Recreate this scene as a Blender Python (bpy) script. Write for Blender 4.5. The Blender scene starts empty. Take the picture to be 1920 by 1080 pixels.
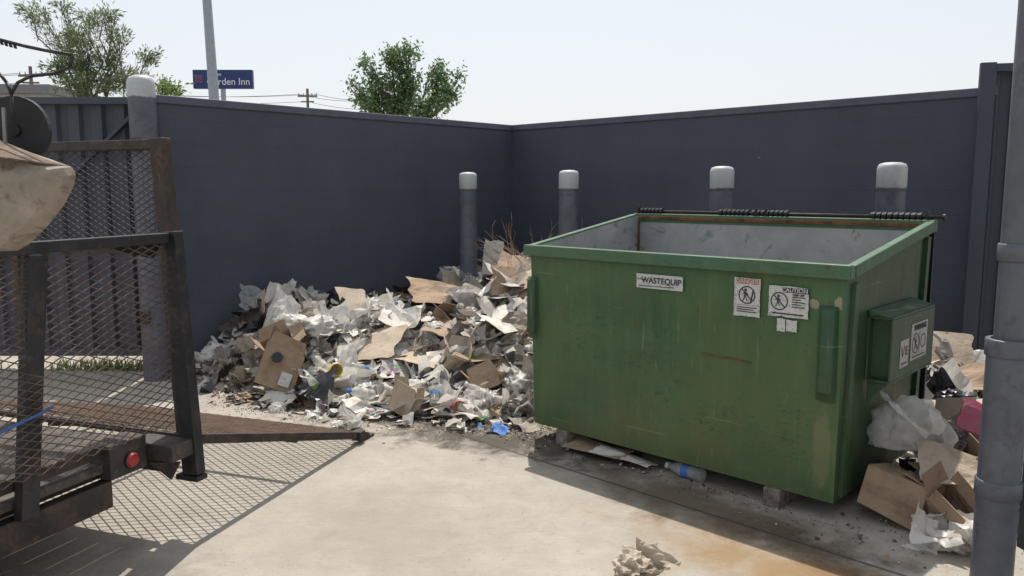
import bpy, bmesh, math, random
from mathutils import Vector, Matrix, Euler, noise
scene=bpy.context.scene
col=scene.collection
R=random.Random(7)
# ------------------------------------------------------------ materials
def newmat(name):
    m=bpy.data.materials.new(name); m.use_nodes=True
    nt=m.node_tree; b=nt.nodes['Principled BSDF']
    return m,nt,b
def noise_n(nt,scale,detail=6,rough=.6,vec=None,dist=0):
    n=nt.nodes.new('ShaderNodeTexNoise'); n.inputs['Scale'].default_value=scale
    n.inputs['Detail'].default_value=min(detail,5); n.inputs['Roughness'].default_value=rough
    n.inputs['Distortion'].default_value=dist
    if vec is not None: nt.links.new(vec,n.inputs['Vector'])
    return n.outputs['Fac']
def ramp(nt,fac,p0,p1,c0=(0,0,0,1),c1=(1,1,1,1)):
    r=nt.nodes.new('ShaderNodeValToRGB'); e=r.color_ramp.elements
    e[0].position=p0; e[1].position=p1; e[0].color=c0; e[1].color=c1
    nt.links.new(fac,r.inputs[0]); return r.outputs[0]
def mix(nt,fac,a,b,mode='MIX'):
    m=nt.nodes.new('ShaderNodeMix'); m.data_type='RGBA'; m.blend_type=mode
    for s,i in ((fac,0),(a,6),(b,7)):
        if hasattr(s,'links'): nt.links.new(s,m.inputs[i])
        elif isinstance(s,(int,float)): m.inputs[i].default_value=s
        else: m.inputs[i].default_value=(s[0],s[1],s[2],1)
    return m.outputs[2]
def mathn(nt,op,a,b=None,c=None,clamp=False):
    m=nt.nodes.new('ShaderNodeMath'); m.operation=op; m.use_clamp=clamp
    for i,s in enumerate((a,b,c)):
        if s is None: continue
        if hasattr(s,'links'): nt.links.new(s,m.inputs[i])
        else: m.inputs[i].default_value=s
    return m.outputs[0]
def bump(nt,b,h,strength=.3,dist=.01):
    n=nt.nodes.new('ShaderNodeBump'); n.inputs['Strength'].default_value=strength
    n.inputs['Distance'].default_value=dist
    nt.links.new(h,n.inputs['Height']); nt.links.new(n.outputs[0],b.inputs['Normal'])
def coords(nt,kind='Object'):
    return nt.nodes.new('ShaderNodeTexCoord').outputs[kind]
def mapping(nt,v,scale,rot=(0,0,0)):
    mp=nt.nodes.new('ShaderNodeMapping'); mp.inputs['Scale'].default_value=scale; mp.inputs['Rotation'].default_value=rot
    nt.links.new(v,mp.inputs[0]); return mp.outputs[0]
def ellipse(nt,v,x,y,z,rx,ry,rz,rot=0):
    mp=nt.nodes.new('ShaderNodeMapping'); mp.vector_type='TEXTURE'
    mp.inputs['Location'].default_value=(x,y,z); mp.inputs['Rotation'].default_value=(0,0,rot); mp.inputs['Scale'].default_value=(rx,ry,rz)
    nt.links.new(v,mp.inputs[0])
    ln=nt.nodes.new('ShaderNodeVectorMath'); ln.operation='LENGTH'; nt.links.new(mp.outputs[0],ln.inputs[0])
    return mathn(nt,'SUBTRACT',1.0,ln.outputs['Value'])
def simple(name,c,rough=.7,metal=0,var=.25,scale=6,dirt=None,dirt_amt=.5,bmp=.15,bscale=60,spec=.4):
    m,nt,b=newmat(name); v=coords(nt)
    f=noise_n(nt,scale,5,.65,v)
    lo=tuple(x*(1-var) for x in c); hi=tuple(min(1,x*(1+var)) for x in c)
    cc=mix(nt,ramp(nt,f,.35,.65),lo,hi)
    if dirt:
        f2=noise_n(nt,scale*1.9,5,.7,v,.6)
        th=.62-.25*dirt_amt
        cc=mix(nt,ramp(nt,f2,th,th+.16),cc,dirt)
    nt.links.new(cc,b.inputs['Base Color'])
    b.inputs['Roughness'].default_value=rough; b.inputs['Metallic'].default_value=metal
    b.inputs['Specular IOR Level'].default_value=spec
    if bmp: bump(nt,b,noise_n(nt,bscale,3,.6,v),bmp,.004)
    return m
def wall_mat(name,c,blocks=True):
    m,nt,b=newmat(name); v=coords(nt)
    s=nt.nodes.new('ShaderNodeSeparateXYZ'); nt.links.new(v,s.inputs[0])
    cb=nt.nodes.new('ShaderNodeCombineXYZ')
    xy=mathn(nt,'ADD',s.outputs[0],s.outputs[1])
    nt.links.new(xy,cb.inputs[0]); nt.links.new(s.outputs[2],cb.inputs[1])
    f=noise_n(nt,1.3,5,.6,v); cc=mix(nt,ramp(nt,f,.3,.7),tuple(x*.86 for x in c),tuple(x*1.12 for x in c))
    st=noise_n(nt,1.6,5,.6,mapping(nt,v,(5,5,.5))); cc=mix(nt,mathn(nt,'MULTIPLY',ramp(nt,st,.5,.75),.13),cc,tuple(x*1.6 for x in c))
    sp=noise_n(nt,9,3,.8,v,.5); cc=mix(nt,mathn(nt,'MULTIPLY',ramp(nt,sp,.735,.775),.8),cc,(.24,.26,.28))
    low=mathn(nt,'MULTIPLY',mathn(nt,'SUBTRACT',1.0,mathn(nt,'DIVIDE',s.outputs[2],.9,clamp=True),clamp=True),.22)
    cc=mix(nt,low,cc,(.14,.135,.13))
    h=noise_n(nt,70,4,.7,v)
    if blocks:
        br=nt.nodes.new('ShaderNodeTexBrick'); br.inputs['Scale'].default_value=1
        br.inputs['Brick Width'].default_value=.4; br.inputs['Row Height'].default_value=.2
        br.inputs['Mortar Size'].default_value=.005; br.inputs['Mortar Smooth'].default_value=.9
        br.inputs['Color1'].default_value=(.48,.48,.48,1); br.inputs['Color2'].default_value=(.52,.52,.52,1); br.inputs['Mortar'].default_value=(.45,.45,.45,1)
        nt.links.new(cb.outputs[0],br.inputs['Vector'])
        cc=mix(nt,.35,cc,br.outputs['Color'],'OVERLAY')
        cc=mix(nt,mathn(nt,'MULTIPLY',br.outputs['Fac'],.12),cc,tuple(x*.4 for x in c))
        h=mathn(nt,'SUBTRACT',mathn(nt,'MULTIPLY',h,.4),mathn(nt,'MULTIPLY',br.outputs['Fac'],.5))
    nt.links.new(cc,b.inputs['Base Color']); b.inputs['Roughness'].default_value=.62
    b.inputs['Specular IOR Level'].default_value=.3
    bump(nt,b,h,.4,.005); return m
WALLC=(.060,.065,.088)
M_wall=wall_mat('painted_block_wall',WALLC)
M_cap=simple('painted_coping',(.075,.083,.112),.5,var=.15)
M_gate=wall_mat('painted_steel_panel',(.057,.063,.082),False)
M_pipe=simple('grey_painted_pipe',(.088,.095,.116),.5,var=.2,scale=5,dirt=(.05,.055,.065),dirt_amt=.35)
M_pipe2=simple('light_grey_painted_pipe',(.090,.096,.112),.45,var=.18,scale=4,dirt=(.06,.06,.068),dirt_amt=.35)
def cap_mat():
    m,nt,b=newmat('worn_white_cap'); v=coords(nt)
    s=nt.nodes.new('ShaderNodeSeparateXYZ'); nt.links.new(v,s.inputs[0])
    f=noise_n(nt,14,4,.7,mapping(nt,v,(1,1,.35)))
    edge=mathn(nt,'ADD',s.outputs[2],mathn(nt,'MULTIPLY',f,.035))
    k=ramp(nt,mathn(nt,'SUBTRACT',edge,1.10),.535,.545)
    cc=mix(nt,k,(.09,.10,.125),(.40,.415,.43))
    cc=mix(nt,mathn(nt,'MULTIPLY',ramp(nt,noise_n(nt,18,5,.7,v),.54,.72),.6),cc,(.25,.26,.28))
    nt.links.new(cc,b.inputs['Base Color']); b.inputs['Roughness'].default_value=.5
    return m
M_capw=cap_mat()
def ground_mat():
    m,nt,b=newmat('stained_concrete'); v=coords(nt)
    f=noise_n(nt,.9,5,.6,v); cc=mix(nt,ramp(nt,f,.3,.7),(.30,.268,.225),(.40,.365,.31))
    n6=noise_n(nt,6,5,.75,v,.4); cc=mix(nt,mathn(nt,'MULTIPLY',ramp(nt,n6,.42,.7),.45),cc,(.215,.19,.157))
    br=noise_n(nt,1.5,3,.6,mapping(nt,v,(2,90,1),(0,0,math.radians(44)))); cc=mix(nt,mathn(nt,'MULTIPLY',ramp(nt,br,.4,.65),.18),cc,(.16,.14,.12))
    sp=noise_n(nt,45,3,.8,v); cc=mix(nt,mathn(nt,'MULTIPLY',ramp(nt,sp,.60,.68),.6),cc,(.10,.085,.07))
    sp=noise_n(nt,140,2,.8,v); cc=mix(nt,mathn(nt,'MULTIPLY',ramp(nt,sp,.3,.8),.3),cc,(.46,.42,.36))
    n3=noise_n(nt,3,5,.7,v,.5)
    def blob(x,y,rx,ry,rot,colr,amt,wob=.9,lo=.15,hi=.8,nn=None):
        nonlocal cc
        d=ellipse(nt,v,x,y,0,rx,ry,1000,rot)
        d=mathn(nt,'ADD',d,mathn(nt,'MULTIPLY',mathn(nt,'SUBTRACT',nn or n3,.5),wob*2))
        cc=mix(nt,mathn(nt,'MULTIPLY',ramp(nt,d,lo,hi),amt),cc,colr)
    ph=math.radians(-44)
    blob(1.15,3.20,.95,.44,ph,(.24,.145,.058),.75,lo=.05,hi=.75)
    blob(1.45,3.0,.6,.3,ph,(.18,.09,.035),.6)
    blob(.95,3.9,1.4,.40,ph,(.10,.07,.045),.8)
    blob(1.35,3.4,.6,.2,ph,(.05,.035,.025),.65,nn=n6)
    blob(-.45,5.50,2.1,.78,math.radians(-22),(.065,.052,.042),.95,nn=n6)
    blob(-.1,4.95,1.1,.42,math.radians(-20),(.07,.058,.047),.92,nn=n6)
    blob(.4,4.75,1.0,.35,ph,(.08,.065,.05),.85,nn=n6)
    blob(-.6,3.6,.8,.9,0,(.24,.21,.17),.4)
    blob(-1.6,3.0,.5,.6,0,(.10,.088,.075),.5)
    def joint(px,py,dx,dy,wd=.006):
        nonlocal cc
        dt=nt.nodes.new('ShaderNodeVectorMath'); dt.operation='DOT_PRODUCT'
        nt.links.new(v,dt.inputs[0]); dt.inputs[1].default_value=(-dy,dx,0)
        o=px*-dy+py*dx
        q=mathn(nt,'ABSOLUTE',mathn(nt,'SUBTRACT',dt.outputs['Value'],o))
        q=mathn(nt,'ADD',q,mathn(nt,'MULTIPLY',mathn(nt,'SUBTRACT',n6,.5),.008))
        k=ramp(nt,q,wd*.8,wd*1.5,(1,1,1,1),(0,0,0,1)); cc=mix(nt,mathn(nt,'MULTIPLY',k,.8),cc,(.04,.034,.03))
    joint(.23,4.50,.719,-.695,.007)
    joint(-2.6,2.0,.719,-.695)
    nt.links.new(cc,b.inputs['Base Color']); b.inputs['Roughness'].default_value=.85; b.inputs['Specular IOR Level'].default_value=.25
    bump(nt,b,mathn(nt,'ADD',sp,mathn(nt,'MULTIPLY',br,.6)),.5,.004)
    return m
M_ground=ground_mat()
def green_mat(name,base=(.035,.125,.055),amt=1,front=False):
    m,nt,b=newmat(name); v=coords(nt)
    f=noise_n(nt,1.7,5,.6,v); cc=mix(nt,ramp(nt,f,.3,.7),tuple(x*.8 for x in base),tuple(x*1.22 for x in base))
    s=nt.nodes.new('ShaderNodeSeparateXYZ'); nt.links.new(v,s.inputs[0])
    f=noise_n(nt,1.1,5,.7,mapping(nt,v,(1.2,1.2,.8))); cc=mix(nt,mathn(nt,'MULTIPLY',ramp(nt,f,.40,.64),.5*amt),cc,(.105,.135,.048))
    st=noise_n(nt,2.6,5,.65,mapping(nt,v,(7,7,.6))); cc=mix(nt,mathn(nt,'MULTIPLY',ramp(nt,st,.50,.72),.3),cc,(.13,.17,.085))
    low=mathn(nt,'SUBTRACT',1.0,mathn(nt,'DIVIDE',s.outputs[2],.85),clamp=True)
    lw=mathn(nt,'MULTIPLY',low,ramp(nt,noise_n(nt,2.5,5,.7,v),.36,.66))
    cc=mix(nt,mathn(nt,'MULTIPLY',lw,.7*amt),cc,(.105,.098,.04))
    sc=noise_n(nt,3.2,5,.78,mapping(nt,v,(5,5,12),(0,.7,0)),1.5)
    if front:
        zones=None
        for (x,z,rx,rz) in ((.52,.72,.38,.28),(.95,.62,.26,.34),(1.40,.38,.4,.15),(1.72,.42,.2,.24)):
            d=ellipse(nt,v,x,0,z,rx,9,rz); zones=d if zones is None else mathn(nt,'MAXIMUM',zones,d)
        zones=mathn(nt,'ADD',zones,mathn(nt,'MULTIPLY',mathn(nt,'SUBTRACT',noise_n(nt,4,3,.6,v),.5),1.2))
        reg=ramp(nt,zones,0.1,.5)
    else: reg=ramp(nt,noise_n(nt,2.0,2,.5,v),.44,.56)
    cc=mix(nt,mathn(nt,'MULTIPLY',mathn(nt,'MULTIPLY',ramp(nt,sc,.56,.60),reg),.68*amt),cc,(.014,.055,.026))
    sc2=noise_n(nt,5,5,.8,mapping(nt,v,(9,9,4),(0,-.5,0)),.8); reg=ramp(nt,noise_n(nt,1.4,2,.5,mapping(nt,v,(1,1,1),(1,2,3))),.5,.62)
    cc=mix(nt,mathn(nt,'MULTIPLY',mathn(nt,'MULTIPLY',ramp(nt,sc2,.60,.63),reg),.55*amt),cc,(.014,.05,.026))
    rs=noise_n(nt,16,5,.8,v,.3); r2=ramp(nt,noise_n(nt,3,2,.5,v),.46,.58)
    cc=mix(nt,mathn(nt,'MULTIPLY',ramp(nt,rs,.61,.65),r2),cc,(.11,.055,.022))
    if front:
        d=ellipse(nt,v,1.90,0,.36,.07,9,.30); d=mathn(nt,'ADD',d,mathn(nt,'MULTIPLY',mathn(nt,'SUBTRACT',rs,.5),1.2))
        cc=mix(nt,mathn(nt,'MULTIPLY',ramp(nt,d,.25,.5),.5),cc,(.18,.175,.09))
        for (x,z,rx,rz) in ((1.84,1.06,.035,.03),(1.955,1.08,.03,.05)):
            d=ellipse(nt,v,x,0,z,rx,9,rz); d=mathn(nt,'ADD',d,mathn(nt,'MULTIPLY',mathn(nt,'SUBTRACT',rs,.5),1.5))
            cc=mix(nt,ramp(nt,d,.3,.4),cc,(.26,.23,.16))
    s2=noise_n(nt,2.1,3,.5,mapping(nt,v,(.8,.8,26))); cc=mix(nt,mathn(nt,'MULTIPLY',ramp(nt,s2,.69,.71),.6),cc,(.17,.19,.10))
    s2=noise_n(nt,3.3,3,.5,mapping(nt,v,(22,22,1.2),(0,.25,0))); cc=mix(nt,mathn(nt,'MULTIPLY',ramp(nt,s2,.68,.70),.5),cc,(.17,.20,.11))
    nt.links.new(cc,b.inputs['Base Color'])
    nt.links.new(mix(nt,ramp(nt,st,.3,.8),(.34,.34,.34),(.62,.62,.62)),b.inputs['Roughness'])
    b.inputs['Specular IOR Level'].default_value=.4
    bump(nt,b,mathn(nt,'ADD',noise_n(nt,2.6,2,.5,v),mathn(nt,'MULTIPLY',rs,.05)),.5,.04)
    return m
M_green=green_mat('scuffed_green_paint',(.043,.103,.043),front=True)
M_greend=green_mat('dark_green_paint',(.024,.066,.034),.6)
M_greenrim=green_mat('green_rim_paint',(.052,.120,.066),.6)
def inner_mat():
    m,nt,b=newmat('worn_bin_interior'); v=coords(nt)
    f=noise_n(nt,2.2,5,.65,v,.4); cc=mix(nt,ramp(nt,f,.35,.65),(.22,.225,.225),(.34,.34,.33))
    cc=mix(nt,ramp(nt,noise_n(nt,1.5,5,.65,v,.8),.54,.60),cc,(.04,.12,.07))
    cc=mix(nt,ramp(nt,noise_n(nt,6,5,.75,v,.6),.58,.7),cc,(.15,.095,.06))
    nt.links.new(cc,b.inputs['Base Color']); b.inputs['Roughness'].default_value=.7
    return m
M_inner=inner_mat()
M_black=simple('black_rubber',(.014,.014,.016),.55,var=.3)
M_lid=simple('black_plastic_lid',(.014,.015,.018),.5,var=.3)
M_steel=simple('dark_rusty_steel',(.038,.031,.028),.6,metal=.2,var=.35,scale=8,dirt=(.09,.052,.036),dirt_amt=.5)
M_steel2=simple('blackened_steel',(.020,.020,.023),.55,metal=.1,var=.35,scale=8,dirt=(.06,.042,.034),dirt_amt=.4)
M_lampbox=simple('grey_brown_lamp_box',(.045,.038,.035),.6,metal=.1,var=.35,scale=8,dirt=(.10,.075,.06),dirt_amt=.5)
M_meshrust=simple('rusty_expanded_mesh',(.105,.075,.058),.75,metal=0,var=.4,scale=10,dirt=(.05,.038,.033),dirt_amt=.4)
M_rampmesh=simple('rusty_ramp_mesh',(.19,.125,.09),.75,metal=0,var=.35,scale=10,dirt=(.10,.068,.052),dirt_amt=.4)
M_meshdark=simple('dark_expanded_mesh',(.05,.04,.036),.7,var=.4)
M_wood=simple('dusty_tan_board',(.17,.145,.12),.85,var=.35,scale=12,dirt=(.07,.055,.045),dirt_amt=.5)
M_deck=simple('dirty_dark_deck',(.07,.06,.052),.85,var=.35,scale=9,dirt=(.14,.115,.09),dirt_amt=.4)
M_red=simple('red_lens',(.33,.03,.03),.3,var=.15,bmp=0)
M_rust=simple('bare_rust',(.14,.06,.025),.85,var=.5,scale=14)
M_rod=simple('galvanised_rod',(.22,.21,.2),.5,metal=.5,var=.3)
M_tub=simple('dirty_beige_tub',(.27,.228,.185),.7,var=.22,scale=7,dirt=(.12,.085,.06),dirt_amt=.45)
M_tubin=simple('muddy_tub_inside',(.13,.09,.065),.9,var=.4,scale=18,dirt=(.22,.18,.14),dirt_amt=.4)
M_rope=simple('blue_rope',(.04,.10,.28),.8)
M_sticker=simple('white_sticker',(.50,.50,.48),.5,var=.1,dirt=(.27,.27,.24),dirt_amt=.45,scale=20)
M_ink=simple('black_print',(.035,.035,.04),.6,var=.1,bmp=0)
M_redink=simple('red_print',(.42,.10,.08),.6,var=.15,bmp=0)
M_signblue=simple('navy_sign_face',(.030,.045,.135),.45,var=.08,bmp=0,spec=.2)
M_signtxt=simple('sign_white',(.55,.56,.62),.5,var=.03,bmp=0)
M_signred=simple('sign_rose',(.42,.12,.18),.5,var=.05,bmp=0)
M_pole=simple('pale_sign_pole',(.24,.27,.32),.45,var=.08)
M_bark=simple('tree_bark',(.10,.085,.065),.9,var=.35,scale=12,bmp=.5)
M_upole=simple('weathered_timber',(.14,.115,.095),.9,var=.25)
M_bld=simple('far_building_wall',(.32,.30,.28),.85,var=.1)
M_roof=simple('far_building_roof',(.16,.16,.17),.8,var=.1)
M_glass=simple('far_window',(.05,.06,.07),.2,var=.1,bmp=0)
def leaf_mat(name,c,c2,tr_=.5):
    m,nt,b=newmat(name)
    g=nt.nodes.new('ShaderNodeNewGeometry')
    cc=mix(nt,g.outputs['Random Per Island'],c,c2)
    nt.links.new(cc,b.inputs['Base Color']); b.inputs['Roughness'].default_value=.6
    tr=nt.nodes.new('ShaderNodeBsdfTranslucent'); nt.links.new(cc,tr.inputs[0])
    ms=nt.nodes.new('ShaderNodeMixShader'); ms.inputs[0].default_value=tr_
    nt.links.new(b.outputs[0],ms.inputs[1]); nt.links.new(tr.outputs[0],ms.inputs[2])
    nt.links.new(ms.outputs[0],nt.nodes['Material Output'].inputs[0]); return m
M_leafA=leaf_mat('green_leaves',(.08,.14,.06),(.17,.26,.11))
M_leafB=leaf_mat('olive_feathery_leaves',(.10,.14,.065),(.19,.23,.12))
M_grass=leaf_mat('weed_blades',(.10,.17,.04),(.20,.26,.08))
def paper(name,c,var=.12,dirt=(.3,.27,.22),amt=.3,rough=.8,transl=.12,prt=0):
    m,nt,b=newmat(name); v=coords(nt)
    g=nt.nodes.new('ShaderNodeNewGeometry')
    f=noise_n(nt,9,4,.7,v)
    cc=mix(nt,g.outputs['Random Per Island'],tuple(x*(1-var) for x in c),tuple(min(1,x*(1+var)) for x in c))
    if prt:
        w=nt.nodes.new('ShaderNodeTexVoronoi'); w.inputs['Scale'].default_value=26; nt.links.new(v,w.inputs['Vector'])
        pc=mix(nt,.55,w.outputs['Color'],(.25,.24,.23))
        cc=mix(nt,ramp(nt,noise_n(nt,14,3,.6,v),.47,.53),cc,pc)
        ln=noise_n(nt,3,2,.5,mapping(nt,v,(12,50,50))); cc=mix(nt,mathn(nt,'MULTIPLY',ramp(nt,ln,.55,.6),.6),cc,(.12,.12,.13))
    cc=mix(nt,mathn(nt,'MULTIPLY',ramp(nt,f,.52-.1*amt,.75-.1*amt),.7),cc,dirt)
    nt.links.new(cc,b.inputs['Base Color']); b.inputs['Roughness'].default_value=rough
    bump(nt,b,noise_n(nt,38,3,.6,v),.45,.008)
    if transl:
        tr=nt.nodes.new('ShaderNodeBsdfTranslucent'); nt.links.new(cc,tr.inputs[0])
        ms=nt.nodes.new('ShaderNodeMixShader'); ms.inputs[0].default_value=transl
        nt.links.new(b.outputs[0],ms.inputs[1]); nt.links.new(tr.outputs[0],ms.inputs[2])
        nt.links.new(ms.outputs[0],nt.nodes['Material Output'].inputs[0])
    return m
P_white=paper('white_paper',(.69,.65,.585),transl=.2)
P_off=paper('grey_white_paper',(.43,.395,.345),.25)
P_kraft=paper('brown_cardboard',(.29,.205,.135),.25,(.16,.105,.07),.4,transl=0)
P_kraft2=paper('pale_cardboard',(.40,.325,.245),.15,(.23,.17,.115),.3,transl=0)
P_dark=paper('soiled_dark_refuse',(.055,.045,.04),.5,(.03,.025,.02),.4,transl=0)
P_bag=paper('white_plastic_film',(.74,.715,.67),.1,(.42,.39,.34),.2,.35,.4)
P_greybag=paper('dirty_grey_film',(.33,.305,.27),.3,(.14,.12,.095),.4,.4,.3)
P_blue=paper('blue_wrapper',(.06,.16,.42),.5)
P_redc=paper('red_wrapper',(.45,.05,.05),.5)
P_greenc=paper('green_wrapper',(.12,.30,.08),.4)
P_yel=paper('yellow_wrapper',(.55,.40,.05),.3)
P_pink=paper('pink_plastic',(.52,.13,.20),.15,(.45,.25,.26),.4,.5,.2)
P_black=paper('black_plastic_film',(.03,.03,.035),.3,(.06,.06,.06),.2,.35,0)
P_print=paper('printed_paper',(.52,.49,.44),.2,prt=1)
P_foil=paper('soiled_wrap',(.29,.255,.21),.25,(.10,.08,.06),.7)
P_bagpaper=paper('soiled_beige_paper',(.42,.36,.28),.15,(.20,.15,.10),.5)
def clear_mat(name,lo,hi,c):
    m,nt,b=newmat(name); v=coords(nt)
    b.inputs['Base Color'].default_value=c; b.inputs['Roughness'].default_value=.2
    t=nt.nodes.new('ShaderNodeBsdfTransparent'); t.inputs[0].default_value=(.94,.94,.93,1)
    tl=nt.nodes.new('ShaderNodeBsdfTranslucent'); tl.inputs[0].default_value=c
    m1=nt.nodes.new('ShaderNodeMixShader'); m1.inputs[0].default_value=.45
    nt.links.new(b.outputs[0],m1.inputs[1]); nt.links.new(tl.outputs[0],m1.inputs[2])
    ms=nt.nodes.new('ShaderNodeMixShader')
    nt.links.new(ramp(nt,noise_n(nt,12,3,.6,v),.3,.7,(hi,hi,hi,1),(lo,lo,lo,1)),ms.inputs[0])
    nt.links.new(t.outputs[0],ms.inputs[1]); nt.links.new(m1.outputs[0],ms.inputs[2])
    nt.links.new(ms.outputs[0],nt.nodes['Material Output'].inputs[0])
    bump(nt,b,noise_n(nt,25,3,.6,v),.3,.01); return m
P_clear=clear_mat('clear_plastic',.25,.55,(.74,.75,.73,1))
P_milky=clear_mat('milky_plastic',.42,.8,(.78,.76,.72,1))
# ------------------------------------------------------------ mesh builder
class MB:
    def __init__(s): s.v=[]; s.f=[]; s.m=[]
    def add(s,vs,fs,mi=0,M=None):
        o=len(s.v)
        for p in vs:
            p=Vector(p); s.v.append(M@p if M is not None else p)
        for f in fs: s.f.append([i+o for i in f]); s.m.append(mi)
    def box(s,lo,hi,mi=0,M=None):
        x0,y0,z0=lo; x1,y1,z1=hi
        s.add([(x0,y0,z0),(x1,y0,z0),(x1,y1,z0),(x0,y1,z0),(x0,y0,z1),(x1,y0,z1),(x1,y1,z1),(x0,y1,z1)],
              [(3,2,1,0),(4,5,6,7),(0,1,5,4),(1,2,6,5),(2,3,7,6),(3,0,4,7)],mi,M)
    def bar(s,p0,p1,w,h,mi=0,up=(0,0,1)):
        p0=Vector(p0); p1=Vector(p1); d=(p1-p0).normalized(); u=Vector(up)
        if abs(d.dot(u))>.99: u=Vector((0,1,0))
        a=d.cross(u).normalized(); b=a.cross(d).normalized()
        vs=[]
        for p in (p0,p1):
            for sa,sb in ((-1,-1),(1,-1),(1,1),(-1,1)): vs.append(p+a*sa*w/2+b*sb*h/2)
        s.add(vs,[(0,3,2,1),(4,5,6,7),(0,1,5,4),(1,2,6,5),(2,3,7,6),(3,0,4,7)],mi)
    def cyl(s,p0,p1,r0,r1=None,n=12,mi=0,caps=True):
        if r1 is None: r1=r0
        p0=Vector(p0); p1=Vector(p1); d=(p1-p0).normalized()
        u=Vector((0,0,1)) if abs(d.z)<.9 else Vector((1,0,0))
        a=d.cross(u).normalized(); b=d.cross(a).normalized(); vs=[]
        for p,r in ((p0,r0),(p1,r1)):
            for i in range(n):
                t=2*math.pi*i/n; vs.append(p+a*r*math.cos(t)+b*r*math.sin(t))
        fs=[(i,(i+1)%n,n+(i+1)%n,n+i) for i in range(n)]
        if caps: fs+= [tuple(range(n))[::-1],tuple(range(n,2*n))]
        s.add(vs,fs,mi)
    def tube(s,pts,r,n=6,mi=0):
        for a,b in zip(pts,pts[1:]): s.cyl(a,b,r,r,n,mi)
    def lathe(s,prof,n=20,mi=0,M=None):
        vs=[]
        for k,(r,z) in enumerate(prof):
            for i in range(n):
                t=2*math.pi*i/n
                vs.append((r*math.cos(t),r*math.sin(t),z))
        fs=[]
        for k in range(len(prof)-1):
            for i in range(n): fs.append((k*n+i,k*n+(i+1)%n,(k+1)*n+(i+1)%n,(k+1)*n+i))
        s.add(vs,fs,mi,M)
    def obj(s,name,mats,parent=None,smooth=False,loc=(0,0,0),rot=None,bevel=0,fix=False):
        me=bpy.data.meshes.new(name); me.from_pydata([tuple(p) for p in s.v],[],s.f)
        for m in (mats if isinstance(mats,(list,tuple)) else [mats]): me.materials.append(m)
        me.polygons.foreach_set('material_index',s.m)
        if smooth: me.polygons.foreach_set('use_smooth',[True]*len(s.f))
        me.update()
        if fix:
            bm=bmesh.new(); bm.from_mesh(me); bmesh.ops.recalc_face_normals(bm,faces=bm.faces); bm.to_mesh(me); bm.free()
        o=bpy.data.objects.new(name,me); col.objects.link(o); o.location=loc
        if rot is not None: o.rotation_euler=rot
        if parent is not None: o.parent=parent
        if bevel:
            b=o.modifiers.new('b','BEVEL'); b.width=bevel; b.segments=2; b.limit_method='ANGLE'
        return o
def tag(o,label,cat,group=None):
    if label: o['label']=label
    if cat: o['category']=cat
    if group: o['group']=group
    return o
def empty(name,loc,rz=0,label=None,cat=None,group=None):
    e=bpy.data.objects.new(name,None); e.empty_display_size=.2; col.objects.link(e)
    e.location=loc; e.rotation_euler=(0,0,rz); tag(e,label,cat,group); return e
def text(s,size,mat,parent,M,name='lettering',bold=0.0):
    c=bpy.data.curves.new('t','FONT'); c.body=s; c.size=size; c.align_x='CENTER'; c.align_y='CENTER'; c.extrude=.0006*max(1,size*10); c.offset=bold*size
    t=bpy.data.objects.new('t',c); col.objects.link(t)
    dg=bpy.context.evaluated_depsgraph_get(); dg.update()
    me=bpy.data.meshes.new_from_object(t.evaluated_get(dg)); bpy.data.objects.remove(t)
    me.materials.clear(); me.materials.append(mat); me.name=name
    o=bpy.data.objects.new(name,me); col.objects.link(o); o.parent=parent; o.matrix_local=M; return o
PH=math.radians(-44)
CX,CY=0,9.84
D=Vector((math.cos(PH),math.sin(PH))); U=Vector((-math.sin(PH),math.cos(PH)))
def wor(lx,ly): return (CX+lx*D.x+ly*U.x, CY+lx*D.y+ly*U.y)
def loc(x,y): return ((x-CX)*D.x+(y-CY)*D.y,(x-CX)*U.x+(y-CY)*U.y)
r_=math.radians
# ------------------------------------------------------------ ground
g=MB(); g.add([(-3000,-3000,0),(3000,-3000,0),(3000,3000,0),(-3000,3000,0)],[(0,1,2,3)])
o=g.obj('ground',M_ground); o['kind']='structure'; tag(o,'stained light concrete slab with rust and oil marks','ground')
# ------------------------------------------------------------ walls
WH=2.40
def wall(name,lo,hi,caplo,caphi,label):
    x,y=wor(0,0); e=empty(name,(x,y,0),PH,label,'wall')
    m=MB(); m.box(lo,hi); m.obj('wall_face',M_wall,e)
    m=MB(); m.box(caplo,caphi); m.obj('coping',M_cap,e,bevel=.008)
    return e
wall('block_wall',(-.2,-4.27,0),(0,.2,WH-.07),(-.215,-4.285,WH-.07),(.015,.215,WH),'dark blue grey painted block wall behind the litter heap')
wall('block_wall',(.001,0,0),(5.2,.2,WH-.07),(.017,-.015,WH-.07),(5.2,.215,WH),'dark blue grey painted block wall behind the bollards')
def bollard(h,r,label,loc_,cat='bollard',cap=.20,group=None,name='bollard'):
    e=empty(name,loc_,0,label,cat,group)
    m=MB(); m.lathe([(r,0),(r,h-cap)],28); m.obj('pipe',M_pipe,e,True)
    m=MB(); rr=r+.002
    m.lathe([(r*.98,h-cap-.002),(rr,h-cap),(rr,h-.05),(rr*.97,h-.03),(rr*.85,h-.012),(rr*.55,h-.003),(0.001,h)],28); m.obj('cap',M_capw,e,True)
    return e
B1=bollard(1.80,.094,'grey pipe bollard with worn white cap standing in litter heap',(-.47,8.5,0),group='bollards along the walls')
def copy_b(lab,p,s=1,rz=0):
    e=B1.copy(); col.objects.link(e); e.location=p; e['label']=lab; e.scale=(s,s,1); e.rotation_euler=(0,0,rz)
    for c in B1.children:
        k=c.copy(); k.parent=e; col.objects.link(k)
copy_b('grey pipe bollard with plain white cap near the wall corner',(.545,7.65,0),rz=1)
copy_b('grey pipe bollard with chipped white cap behind the dumpster',(1.70,6.45,0),rz=2.2)
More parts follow.
